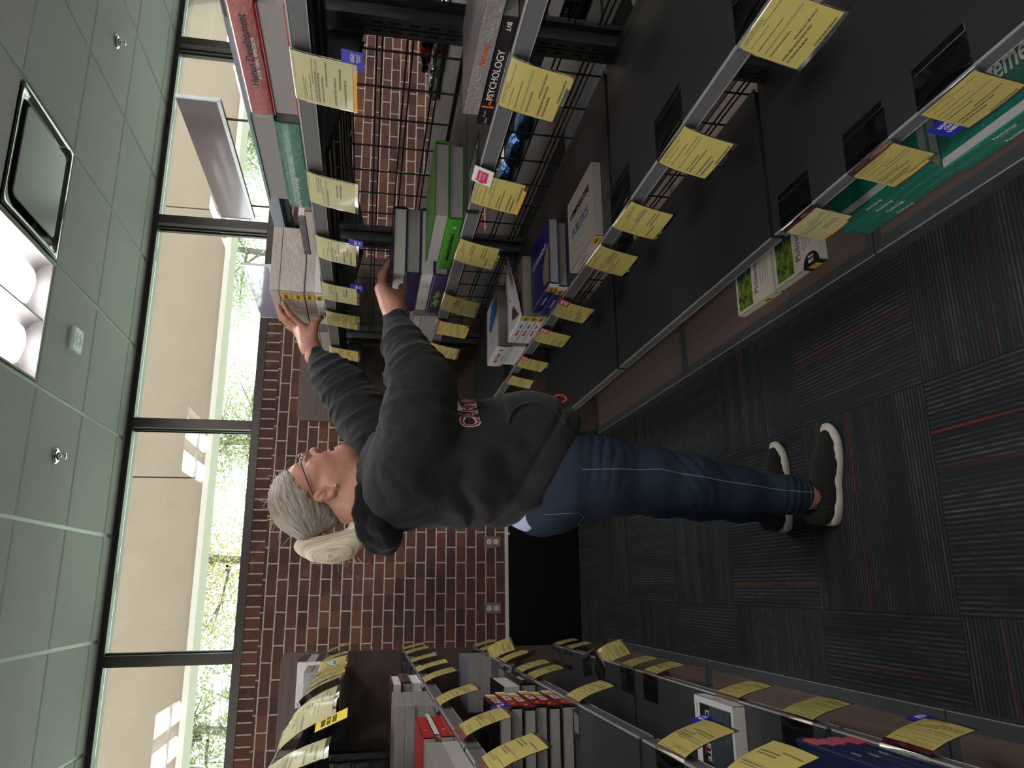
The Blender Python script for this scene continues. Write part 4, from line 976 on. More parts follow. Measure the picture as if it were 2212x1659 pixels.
for k, y in enumerate((2.72, 2.95, 3.18)):
    blob('snack_bag', (1.93, y, SH[1]+.001), .05, .10, .035, bf.m, 'crumpled blue snack bag behind the wire grid, %s of three' % ('nearest', 'middle', 'farthest')[k], 'snack bag', 'blue snack bags', 30+k)
for k in range(2):
    o = MB().box((-.01, -.05, 0), (.01, .05, .034)).build('candy_box', plain('dark_red_box', (.25, .02, .03), .4), bevel=.002); o.location = (1.90, 2.16+.115*k, SH[2]+.001)
    tag(o, 'small dark red candy box in front of the silver bags, %s' % ('nearer', 'farther')[k], 'box', 'candy boxes')
bt = empty('soda_bottle', (1.995, 2.42, SH[2]+.066), 'dark soda bottle with a red label lying on the silver bags behind the wire grid', 'bottle')
cola = plain('dark_cola', (.010, .005, .004), .06, 0, .6, var=.05)
bo = MB().lathe((0, 0, 0), [(.012, -.105), (.026, -.10), (.030, -.09), (.028, -.06), (.031, -.03), (.031, .03), (.027, .06), (.014, .09), (.0125, .115)], 24, ax='y').build('bottle_body', cola, bt, smooth=True)
MB().lathe((0, 0, 0), [(.0318, -.028), (.0318, .024)], 24, ax='y').build('label', M['red'], bt, smooth=True)
MB().lathe((0, 0, 0), [(.0145, .115), (.0145, .132)], 18, ax='y').build('cap', K_, bt)
MB().box((-.0335, -.006, -.008), (-.0315, .008, .008)).build('logo', W_, bt, bevel=.001)
bt.rotation_euler = (math.radians(0), 0, 0)
# ------------------------------------------------------------------ a small signed-distance modeller for the figure
def smin(a, b, k):
    if k <= 0: return np.minimum(a, b)
    h = np.maximum(k-np.abs(a-b), 0)/k; return np.minimum(a, b)-h*h*k*.25
def smax(a, b, k): return -smin(-a, -b, k)
class SDF:
    def __init__(s): s.ops = []; s.disp = None; s.post = []
    def _add(s, f, lo, hi, k, op): s.ops.append((f, np.array(lo, float), np.array(hi, float), k, op)); return s
    def cone(s, a, b, ra, rb, k=.02, op='u', flat=None):
        """round cone; flat=(unit axis, factor): squash the section along an axis (factor<1 thins it)"""
        a = np.array(a, float); b = np.array(b, float)
        if flat is not None:
            ax = np.array(flat[0], float); ax /= np.linalg.norm(ax); fac = flat[1]; mid = (a+b)/2
            T = np.eye(3)+(1/fac-1)*np.outer(ax, ax)
        else: T = None
        def f(p):
            aa, bb, q = a, b, p
            if T is not None: q = (p-mid)@T.T; aa = T@(a-mid); bb = T@(b-mid)
            d = bb-aa; L2 = float(d@d)+1e-12; t = np.clip(((q-aa)@d)/L2, 0, 1)
            return (np.linalg.norm(q-aa-t[:, None]*d, axis=1)-(ra+(rb-ra)*t))*(1 if T is None else min(1, fac)*.5+.5)
        r = max(ra, rb)*1.0; return s._add(f, np.minimum(a, b)-r, np.maximum(a, b)+r, k, op)
    def chain(s, pts, k=.02, op='u', flat=None):
        for (a, ra), (b, rb) in zip(pts[:-1], pts[1:]): s.cone(a, b, ra, rb, k, op, flat)
        return s
    def ell(s, c, r, k=.02, op='u', R=None):
        c = np.array(c, float); r = np.array(r, float); Rm = np.eye(3) if R is None else np.array(R, float)   # rows = local axes
        def f(p):
            q = (p-c)@Rm.T; k0 = np.linalg.norm(q/r, axis=1); k1 = np.linalg.norm(q/(r*r), axis=1)+1e-9
            return k0*(k0-1)/k1
        m = float(r.max()); return s._add(f, c-m, c+m, k, op)
    def fn(s, f, k=.01, op='i'): return s._add(f, (-9, -9, -9), (9, 9, 9), k, op)
    def __call__(s, p, lo=None, hi=None):
        d = np.full(len(p), 1.0)
        if lo is None: lo, hi = p.min(0), p.max(0)
        dg = np.linalg.norm(hi-lo)
        for f, a, b, k, op in s.ops:
            if op in 'ud':
                g = np.maximum(np.maximum(a-hi, lo-b), 0); 
                if np.linalg.norm(g) > k+.05: continue
            v = f(p)
            if op == 'u': d = smin(d, v, k)
            elif op == 'd': d = smax(d, -v, k)
            else: d = smax(d, v, k)
        if s.disp is not None: d = d+s.disp(p)
        return d
    def mesh(s, lo, hi, h, name, mat, parent, attr=None, B=24):
        lo = np.array(lo, float); hi = np.array(hi, float); n = np.ceil((hi-lo)/h).astype(int)+2; n = ((n+B-1)//B)*B
        N = n+1; cells = {}; allid = []; allv = []; quads = []
        g = np.stack(np.meshgrid(*[np.arange(B+1)]*3, indexing='ij'), -1).reshape(-1, 3)
        cid = lambda ijk: (ijk[..., 0]*N[1]+ijk[..., 1])*N[2]+ijk[..., 2]
        off = np.array([(i, j, k) for i in (0, 1) for j in (0, 1) for k in (0, 1)])
        edges = [(a, b) for a in range(8) for b in range(a+1, 8) if np.abs(off[a]-off[b]).sum() == 1]
        rad = h*B*.87
        for bi in range(n[0]//B):
            for bj in range(n[1]//B):
                for bk in range(n[2]//B):
                    o = np.array([bi, bj, bk])*B; c = lo+(o+B/2)*h
                    pr = c+np.array([(0, 0, 0), (.5, 0, 0), (-.5, 0, 0), (0, .5, 0), (0, -.5, 0), (0, 0, .5), (0, 0, -.5)])*h*B*.9
                    dc = s(pr, c-h*B/2, c+h*B/2)
                    if abs(dc[0]) > rad*2.2 and (np.sign(dc) == np.sign(dc[0])).all(): continue
                    P = lo+(o+g)*h; V = s(P).reshape(B+1, B+1, B+1)
                    if V.min() > 0 or V.max() < 0: continue
                    cv = np.stack([V[i:B+i, j:B+j, k:B+k] for i, j, k in off], -1); neg = cv < 0; m = neg.any(-1) & ~neg.all(-1)
                    idx = np.argwhere(m); vals = cv[m]; acc = np.zeros((len(idx), 3)); cnt = np.zeros(len(idx))
                    for a, b in edges:
                        va, vb = vals[:, a], vals[:, b]; cr = (va < 0) != (vb < 0); t = np.where(cr, va/(va-vb+1e-20), 0)
                        acc += np.where(cr[:, None], off[a]+(off[b]-off[a])*t[:, None], 0); cnt += cr
                    allid.append(cid(idx+o)); allv.append(lo+(idx+o+acc/cnt[:, None])*h)
                    for ax in range(3):                       # edges along each axis whose four cells exist
                        u, w = (ax+1) % 3, (ax+2) % 3
                        A = V[:B, :B, :B]; sl = [slice(0, B)]*3; sl[ax] = slice(1, B+1); Bv = V[tuple(sl)]
                        e = np.argwhere((A < 0) != (Bv < 0)); 
                        if not len(e): continue
                        inside = (A[tuple(e.T)] < 0); q = e+o; du = np.zeros(3, int); du[u] = 1; dw = np.zeros(3, int); dw[w] = 1
                        ok = (q[:, u] > 0) & (q[:, w] > 0); q = q[ok]; inside = inside[ok]
                        F = np.stack([cid(q-du-dw), cid(q-dw), cid(q), cid(q-du)], 1); F[~inside] = F[~inside][:, ::-1]; quads.append(F)
        ids = np.concatenate(allid); V = np.concatenate(allv); F = np.concatenate(quads)
        od = np.argsort(ids); ids = ids[od]; V = V[od]; pos = np.searchsorted(ids, F); pos = np.clip(pos, 0, len(ids)-1)
        good = (ids[pos] == F).all(1); pos = pos[good]
        # one light smoothing pass towards the neighbours
        for _ in range(1):
            S = np.zeros_like(V); C = np.zeros(len(V))
            for a, b in ((0, 1), (1, 2), (2, 3), (3, 0)):
                np.add.at(S, pos[:, a], V[pos[:, b]]); np.add.at(S, pos[:, b], V[pos[:, a]]); np.add.at(C, pos[:, a], 1); np.add.at(C, pos[:, b], 1)
            V = V*.6+.4*S/np.maximum(C, 1)[:, None]
        me = bpy.data.meshes.new(name); me.vertices.add(len(V)); me.vertices.foreach_set('co', V.astype(np.float32).ravel())
        me.loops.add(len(pos)*4); me.loops.foreach_set('vertex_index', pos.astype(np.int32).ravel())
        me.polygons.add(len(pos)); me.polygons.foreach_set('loop_start', np.arange(0, len(pos)*4, 4, dtype=np.int32)); me.polygons.foreach_set('loop_total', np.full(len(pos), 4, np.int32))
        me.polygons.foreach_set('use_smooth', np.ones(len(pos), bool)); me.update(calc_edges=True); me.validate()
        if attr:
            for nm, f in attr.items():
                at = me.attributes.new(nm, 'FLOAT_VECTOR', 'POINT'); at.data.foreach_set('vector', f(V).astype(np.float32).ravel())
        me.materials.append(mat); o = bpy.data.objects.new(name, me); COL.objects.link(o)
        if parent is not None: o.parent = parent; o.matrix_parent_inverse = parent.matrix_world.inverted()
        return o
def fbm(p, f, seed=0, oct=3):
    rs = np.random.RandomState(seed); r = np.zeros(len(p)); a = 1.0
    for o in range(oct):
        for _ in range(4):
            k = rs.normal(size=3); k = k/np.linalg.norm(k)*f*6.283; r += a*np.sin(p@k+rs.uniform(0, 6.28)+1.3*np.sin(p@(k[[1, 2, 0]]*.6)+1.0))/4
        f *= 1.9; a *= .5
    return r
def march(sdf, o, d, t0=0, t1=2.0, n=400):
    """first hit of a straight probe with the surface"""
    o = np.array(o, float); d = np.array(d, float); d /= np.linalg.norm(d); t = np.linspace(t0, t1, n); v = sdf(o+t[:, None]*d)
    i = np.argmax(v < 0)
    if v[i] >= 0: return None
    if i == 0: return o+d*t[0]
    f = v[i-1]/(v[i-1]-v[i]); return o+d*(t[i-1]+(t[i]-t[i-1])*f)
# ------------------------------------------------------------------ the woman
person = empty('person', (.32, 2.27, 0), 'woman in charcoal hooded sweatshirt and blue jeans reaching up to the right shelves', 'person')
bpy.context.view_layer.update()
HC = np.array([.262, 2.285, 1.668]); PI_ = math.radians(22); YW = math.radians(3)
ef = np.array([math.cos(PI_)*math.cos(YW), math.cos(PI_)*math.sin(YW), math.sin(PI_)]); es = np.array([-math.sin(YW), math.cos(YW), 0.]); eu = np.cross(ef, es); 
HR = np.stack([ef, es, eu])                       # rows: forward, far side, up
H = lambda f, s, u: HC+f*ef+s*es+u*eu
def skin_mat():
    t = NT('skin'); p = t.geo(); n = t.noise(p, 26, 4, .6); fine = t.noise(p, 400, 2, .6)
    c = t.mix(n, (.36, .165, .115), (.47, .245, .18)); red = t.ramp(t.noise(p, 11, 2), [(.45, (0, 0, 0)), (.75, (.5, .5, .5))]); c = t.mix(red, c, (.44, .155, .115))
    t.col(c); t.bump(t.math('ADD', t.math('MULTIPLY', fine, .5), n), .12, .002)
    return t.set(.48, spec=.4, Subsurface_Weight=.12, Subsurface_Scale=.012)
SKIN = skin_mat()
body = SDF()
# trunk and limbs beneath the clothes
body.ell((.33, 2.28, 1.22), (.12, .16, .22), .05).ell((.32, 2.28, .96), (.13, .165, .13), .06)
body.chain([((.262, 2.285, 1.585), .068), ((.258, 2.285, 1.50), .072), ((.25, 2.285, 1.42), .085)], .05)
body.chain([((.33, 2.13, 1.37), .06), ((.56, 2.12, 1.335), .05), ((.70, 2.155, 1.39), .036), ((.80, 2.20, 1.418), .028), ((.84, 2.206, 1.426), .027)], .03)
body.chain([((.35, 2.45, 1.40), .06), ((.56, 2.53, 1.50), .05), ((.69, 2.56, 1.60), .036), ((.79, 2.587, 1.683), .028), ((.825, 2.590, 1.703), .027)], .03)
body.chain([((.31, 2.16, .90), .09), ((.296, 2.14, .50), .052), ((.275, 2.145, .30), .048), ((.262, 2.155, .11), .036), ((.262, 2.155, .05), .036)], .03)
body.chain([((.31, 2.40, .90), .09), ((.305, 2.42, .50), .052), ((.290, 2.425, .30), .048), ((.27, 2.43, .11), .036), ((.27, 2.43, .05), .036)], .03)
# head
body.ell(H(-.008, 0, .004), (.095, .076, .088), .02, R=HR).ell(H(.034, 0, -.070), (.068, .060, .082), .03, R=HR)
for sd in (-1, 1):
    body.cone(H(-.012, sd*.050, -.090), H(.060, sd*.020, -.140), .022, .022, .03).ell(H(.058, sd*.036, -.080), (.030, .024, .030), .03, R=HR)
    body.ell(H(.060, sd*.044, -.052), (.020, .018, .016), .02, R=HR)
body.cone(H(.087, 0, -.149), H(.088, 0, -.140), .022, .018, .02).cone(H(.045, 0, -.155), H(.0, 0, -.165), .036, .050, .045)
body.ell(H(.080, 0, -.008), (.013, .046, .013), .02, R=HR)
for sd in (-1, 1): body.ell(H(.103, sd*.033, -.036), (.020, .019, .012), .012, 'd', R=HR)
for sd in (-1, 1): body.ell(H(.074, sd*.031, -.037), (.0175, .019, .0135), .006, R=HR)
body.chain([(H(.089, 0, -.026), .0085), (H(.105, 0, -.052), .0098), (H(.117, 0, -.071), .0125)], .012)
for sd in (-1, 1): body.ell(H(.098, sd*.0125, -.074), (.012, .0085, .009), .008, R=HR)
for sd in (-1, 1): body.ell(H(.103, sd*.007, -.083), (.006, .0038, .004), .003, 'd', R=HR)
body.ell(H(.090, 0, -.097), (.0140, .023, .011), .01, R=HR).ell(H(.0945, 0, -.1010), (.0125, .020, .0055), .003, R=HR).ell(H(.0945, 0, -.1135), (.0135, .019, .0070), .003, R=HR)
body.cone(H(.1065, -.016, -.1068), H(.1065, .016, -.1068), .0030, .0030, .003, 'd').cone(H(.100, -.018, -.1265), H(.100, .018, -.1265), .004, .004, .008, 'd')
for sd in (-1, 1):                         # ears
    Re = np.stack([ef*.93-eu*.2+es*sd*.25, es*sd*.95-ef*.3, eu]); Re = np.linalg.qr(Re.T)[0].T; Re *= np.sign(np.diag(Re@HR.T))[:, None]
    body.ell(H(-.036, sd*.080, -.057), (.0185, .0085, .033), .006, R=Re)
    body.cone(H(-.024, sd*.076, -.088), H(-.023, sd*.077, -.094), .0095, .0075, .006)
    body.ell(H(-.031, sd*.0885, -.060), (.0105, .0065, .018), .004, 'd', R=Re).ell(H(-.034, sd*.0895, -.040), (.011, .0045, .0085), .003, 'd', R=Re)
    body.cone(H(-.033, sd*.082, -.058), H(-.041, sd*.083, -.045), .0028, .0028, .003)
# left (far) hand: fingers up on the spines of the beige stack
def hand(bd, pal, fingers, thumb, flat, fk=.006):
    for (a, ra), (b_, rb) in pal: bd.cone(a, b_, ra, rb, .018)
    for ch in fingers:
        rs = (.0102, .0094, .0084, .0070)
        bd.chain(list(zip(ch, rs[:len(ch)])), fk)
        bd.ell(ch[1], (.0100, .0100, .0100), .004)
    bd.chain(list(zip(thumb, (.0165, .0125, .0108, .0088))), .012)
LW = (.825, 2.590, 1.703)
hand(body, [((LW, .026), ((.888, 2.568, 1.728), .0165)), ((LW, .026), ((.892, 2.590, 1.742), .0165)), ((LW, .025), ((.888, 2.612, 1.746), .0160)), ((LW, .024), ((.880, 2.632, 1.744), .0150)), (((.836, 2.588, 1.695), .022), ((.872, 2.572, 1.698), .0175))],
     [[(.893, 2.560, 1.733), (.918, 2.527, 1.768), (.934, 2.503, 1.782), (.943, 2.482, 1.789)], [(.896, 2.586, 1.748), (.917, 2.560, 1.787), (.932, 2.538, 1.803), (.943, 2.520, 1.809)],
      [(.892, 2.610, 1.752), (.915, 2.600, 1.790), (.931, 2.585, 1.806), (.944, 2.570, 1.812)], [(.884, 2.632, 1.748), (.908, 2.632, 1.779), (.925, 2.624, 1.793), (.941, 2.614, 1.800)]],
     [(.862, 2.572, 1.694), (.897, 2.572, 1.690), (.926, 2.588, 1.679), (.943, 2.612, 1.668)], None)
RW = (.840, 2.206, 1.426)
hand(body, [((RW, .027), ((.905, 2.190, 1.462), .0165)), ((RW, .027), ((.903, 2.212, 1.468), .0165)), ((RW, .026), ((.900, 2.236, 1.464), .016)), ((RW, .025), ((.893, 2.257, 1.455), .015)), (((.850, 2.206, 1.416), .023), ((.888, 2.214, 1.414), .018)), (((.860, 2.200, 1.436), .026), ((.890, 2.215, 1.445), .022))],
     [[(.912, 2.188, 1.460), (.950, 2.187, 1.458), (.976, 2.188, 1.449), (.995, 2.190, 1.4425)], [(.912, 2.212, 1.467), (.952, 2.213, 1.466), (.981, 2.214, 1.452), (1.001, 2.215, 1.4425)],
      [(.908, 2.238, 1.463), (.948, 2.240, 1.461), (.975, 2.241, 1.450), (.995, 2.242, 1.4425)], [(.900, 2.260, 1.454), (.932, 2.264, 1.454), (.955, 2.266, 1.447), (.974, 2.268, 1.4415)]],
     [(.868, 2.216, 1.412), (.903, 2.226, 1.398), (.925, 2.240, 1.396), (.936, 2.262, 1.400)], None)
def _bd(p): return .0008*fbm(p, 22, 5, 2)
body.disp = _bd
def part_obj(o): return o
body.mesh((.02, 2.0, .03), (1.05, 2.72, 1.79), .0024, 'body', SKIN, person)
# ---- face details
def hpt(f, s, u): return Vector(H(f, s, u))
b = MB()
for sd in (-1, 1):
    b.tube([hpt(.0895, sd*.018, -.040), hpt(.0945, sd*.026, -.0425), hpt(.0935, sd*.036, -.0425), hpt(.0865, sd*.046, -.040)], .0011, 5)
LOC = lambda o: (setattr(o, 'parent', person), setattr(o, 'matrix_parent_inverse', person.matrix_world.inverted()), o)[2]
LOC(b.build('eyelash', plain('dark_lash', (.03, .018, .015), .6)))
b = MB()
for sd in (-1, 1): b.tube([hpt(.0965, sd*.014, -.014), hpt(.0955, sd*.028, -.009), hpt(.085, sd*.045, -.013)], [.002, .0026, .0012], 6)
LOC(b.build('eyebrow', plain('ash_brow', (.22, .15, .10), .8)))
b = MB()
rows = []
LOC(MB().strip([[hpt(.1068-.018*abs(j/8-.5)**1.5+.0012*math.sin(math.pi*i/4), (j/8-.5)*.036, -.1005-.0016*i+.0012*abs(j/8-.5)*2) for j in range(9)] for i in range(3)], uv=False).build('lips', plain('lip_rose', (.42, .13, .11), .4), smooth=True))
# glasses
gm = plain('dark_plum_metal', (.05, .02, .05), .25, .6); sm = plain('silver_rim', (.62, .62, .66), .15, 1.0, var=.02)
b = MB()
for sd in (-1, 1): b.tube([hpt(.106, sd*.062, -.026), hpt(.060, sd*.078, -.024), hpt(-.010, sd*.083, -.026), hpt(-.036, sd*.084, -.032), hpt(-.050, sd*.083, -.048)], [.0022, .002, .0018, .0018, .0015], 6)
g = LOC(b.build('glasses', gm, smooth=True))
b = MB()
for sd in (-1, 1):
    P = []
    for k in range(25):
        a = 2*math.pi*k/24; P.append(hpt(.1125-.010*abs(math.cos(a))*(1 if sd*math.cos(a) > 0 else 0), sd*.034+.0265*math.cos(a), -.040+.0175*math.sin(a)))
    b.tube(P, .0019, 6, cap=False)
b.tube([hpt(.114, -.009, -.034), hpt(.118, 0, -.031), hpt(.114, .009, -.034)], .0017, 6)
for sd in (-1, 1): b.tube([hpt(.104, sd*.059, -.030), hpt(.108, sd*.063, -.026)], .0028, 6)
o = b.build('rim', sm, g, smooth=True)
b = MB()
for sd in (-1, 1): b.strip([[hpt(.1123, sd*.034, -.040)]*17, [hpt(.1120, sd*.034+.0262*math.cos(2*math.pi*k/16), -.040+.0173*math.sin(2*math.pi*k/16)) for k in range(17)]], uv=False)
b.build('lens', M['clear'], g)
LOC(MB().lathe(tuple(H(-.020, -.0865, -.094)), [(.001, -.003), (.0034, -.002), (.0034, .002), (.001, .003)], 12, ax='y').build('earring', sm, smooth=True))
# ---- hair
def hair_mat(name, c0, c1, c2):
    t = NT(name); a = t.n('ShaderNodeAttribute', attribute_name='st'); q = t.xyz(a.outputs['Vector'])
    n = t.noise(t.comb(t.math('MULTIPLY', q[0], 46), t.math('MULTIPLY', q[1], 5), 0), 1.0, 3, .65); n2 = t.noise(t.comb(t.math('MULTIPLY', q[0], 150), t.math('MULTIPLY', q[1], 9), 0), 1.0, 2, .6)
    n3 = t.noise(t.comb(t.math('MULTIPLY', q[0], 9), t.math('MULTIPLY', q[1], 2), 0), 1.0, 2, .6)
    f = t.math('ADD', t.math('MULTIPLY', n, .5), t.math('ADD', t.math('MULTIPLY', n2, .3), t.math('MULTIPLY', n3, .3)))
    t.col(t.ramp(f, [(.36, c0), (.54, c1), (.70, c2)])); t.bump(t.math('ADD', n, n2), .35, .003)
    return t.set(.42, spec=.5)
def st_head(V):
    q = (V-HC)@HR.T; q = q-np.array([-.117, 0, .032]); ang = np.arctan2(q[:, 1], q[:, 2]+.02); return np.stack([ang, q[:, 0]*6, q[:, 2]], 1)
def st_tail(V):
    return np.stack([(V[:, 1]-2.285)*14+(V[:, 0]-.12)*9, V[:, 2]*3, V[:, 0]], 1)
hair = SDF(); hair.ell(H(-.014, 0, .012), (.105, .0855, .092), .02, R=HR)
nl = np.array([-.07, 0, .12]); nl = nl/np.linalg.norm(nl)
def hcut(p):
    q = (p-HC)@HR.T; f, sd, u = q[:, 0], q[:, 1], q[:, 2]; a = np.abs(sd)
    w = .004*np.sin(u*130+f*40)+.003*np.sin(f*210)
    top = -((u-.014)*.944-(f-.061)*.33)+w+.006*np.clip(1-a/.05, 0, 1)          # hairline from the forehead to the ear
    back = (f+.030-.10*(u+.04))*.97+w*.5
    return np.minimum(top, back)
hair.fn(hcut, .006); hair.cone(H(-.062, 0, .02), H(-.114, 0, .034), .066, .013, .03); hair.cone(H(-.070, 0, -.035), H(-.110, 0, .025), .056, .014, .03)
def _hd(p):
    st = st_head(p); return .0011*np.sin(st[:, 0]*46+3*np.sin(st[:, 0]*11))+.0007*np.sin(st[:, 0]*97+st[:, 1]*3)
hair.disp = _hd
hm = hair_mat('ash_blonde_hair', (.040, .030, .027), (.19, .155, .125), (.50, .45, .37))
hair.mesh((.08, 2.15, 1.52), (.42, 2.42, 1.80), .0028, 'hair', hm, person, attr={'st': st_head})
tail = SDF(); tail.chain([((.140, 2.285, 1.657), .012), ((.118, 2.283, 1.655), .024), ((.108, 2.28, 1.625), .032), ((.108, 2.275, 1.580), .037), ((.118, 2.27, 1.540), .036), ((.140, 2.265, 1.512), .028), ((.165, 2.262, 1.505), .016), ((.185, 2.26, 1.520), .006)], .02, flat=((0, 1, 0), .9))
tail.disp = lambda p: .0010*np.sin((p[:, 1]-2.285)*520+(p[:, 0])*330+1.2*np.sin(p[:, 2]*28))+.0016*np.sin((p[:, 1]-2.285)*150+p[:, 0]*90+1.5*np.sin(p[:, 2]*20))
tm = hair_mat('pale_blonde_hair', (.22, .16, .10), (.50, .43, .31), (.74, .68, .57))
tail.mesh((.04, 2.2, 1.46), (.24, 2.36, 1.72), .0026, 'ponytail', tm, person, attr={'st': st_tail})
b = MB(); P = []
for k in range(13): a = 2*math.pi*k/12; P.append(Vector(HC+(-.119)*ef+.033*eu+.0165*(math.cos(a)*es+math.sin(a)*(eu*.8+ef*.1))))
LOC(b.tube(P, .0068, 8, cap=False).build('hair_tie', plain('brown_elastic', (.06, .025, .02), .6), smooth=True))
b = MB(); rn = random.Random(5)
for k in range(58):                               # loose strands
    if k < 34:
        f0 = rn.uniform(-.09, .085); s0 = rn.uniform(-.05, .05); r0 = 1.0
        u0 = .012+.092*math.sqrt(max(.02, 1-((f0+.014)/.105)**2-(s0/.0855)**2)); a = hpt(f0, s0, u0-.002); d = Vector(ef)*rn.uniform(-.5, .2)+Vector(eu)*rn.uniform(.2, .7)+Vector(es)*rn.uniform(-.3, .3); L = rn.uniform(.010, .026)
    elif k < 44:
        a = hpt(rn.uniform(.055, .085), rn.uniform(-.06, -.01), rn.uniform(.025, .06)); d = Vector(ef)*rn.uniform(.3, .8)+Vector(eu)*rn.uniform(-.6, .5); L = rn.uniform(.02, .05)
    elif k < 58:
        a = Vector((rn.uniform(.075, .11), 2.275+rn.uniform(-.02, .02), rn.uniform(1.50, 1.64))); d = Vector((-1, rn.uniform(-.3, .3), rn.uniform(-.7, .6))); L = rn.uniform(.010, .028)
    else:
        a = hpt(rn.uniform(-.07, -.03), -.074, rn.uniform(-.10, -.05)); d = Vector(ef)*-.6+Vector(eu)*rn.uniform(-.8, .2)-Vector(es)*.2; L = rn.uniform(.03, .06)
    c = Vector((rn.gauss(0, 1), rn.gauss(0, .4), rn.gauss(0, 1)))*L*.35
    b.tube([a, a+d*L*.5+c*.5, a+d*L+c*1.2, a+d*L*1.25+c*2.2], [.0006, .0005, .0004, .0002], 4, cap=False)
LOC(b.build('stray_hair', plain('pale_strand', (.72, .66, .56), .4)))
# ---- hooded sweatshirt
def knit_mat(name, c0, c1):
    t = NT(name); p = t.geo(); n = t.noise(p, 900, 2, .7); m = t.noise(p, 12, 3, .6); w = t.noise(p, 260, 2, .8)
    c = t.mix(t.math('MULTIPLY', t.math('SUBTRACT', w, .3), 1.6, clamp=True), c0, c1); c = t.mix(t.math('MULTIPLY', m, .25), c, c0)
    t.col(c); t.bump(t.math('ADD', n, w), .3, .002); return t.set(.95, spec=.12, Sheen_Weight=.10, Sheen_Roughness=.5)
KN = knit_mat('charcoal_fleece', (.013, .013, .015), (.036, .035, .038))
hd = SDF()
hd.ell((.335, 2.275, 1.345), (.165, .205, .17), .05).ell((.365, 2.272, 1.18), (.196, .208, .20), .07).ell((.382, 2.272, 1.00), (.212, .215, .19), .07).ell((.372, 2.272, .93), (.19, .205, .15), .05)
hd.ell((.27, 2.28, 1.415), (.125, .175, .085), .05)
hd.chain([((.325, 2.140, 1.372), .108), ((.45, 2.118, 1.345), .104), ((.565, 2.115, 1.335), .094), ((.635, 2.130, 1.365), .072), ((.70, 2.155, 1.392), .055), ((.755, 2.178, 1.407), .046)], .035)
hd.chain([((.755, 2.178, 1.407), .040), ((.805, 2.200, 1.418), .0355)], .006)
hd.chain([((.35, 2.435, 1.40), .105), ((.47, 2.490, 1.452), .098), ((.57, 2.530, 1.508), .090), ((.655, 2.55, 1.570), .080), ((.715, 2.565, 1.620), .066), ((.755, 2.577, 1.655), .050)], .035)
hd.chain([((.755, 2.577, 1.655), .040), ((.797, 2.589, 1.686), .0365)], .006)
hd.cone((.262, 2.285, 1.50), (.262, 2.285, 1.62), .060, .060, .012, 'd')
cutn = np.array([-.502, 0, -.865]); cutp = np.array([.50, 0, .815])
hd.fn(lambda p: (p-np.array([.155, 0, 1.030]))@cutn+.035*np.clip((p[:, 0]-.38)/.2, 0, 1)**2*0, .03)
def hem(p):                                         # rolled ribbed waistband
    d = (p-np.array([.155, 0, 1.030]))@cutn; return d
def kanga(p):
    return p
A1 = np.array([.325, 2.13, 1.372]); E1 = np.array([.60, 2.12, 1.345]); W1 = np.array([.805, 2.20, 1.418])
A2 = np.array([.35, 2.435, 1.40]); E2 = np.array([.60, 2.53, 1.53]); W2 = np.array([.80, 2.589, 1.688])
def seg(p, a, b):
    d = b-a; L = np.linalg.norm(d); d = d/L; t = (p-a)@d; r = np.linalg.norm(p-a-t[:, None]*d, axis=1); return t/L, r
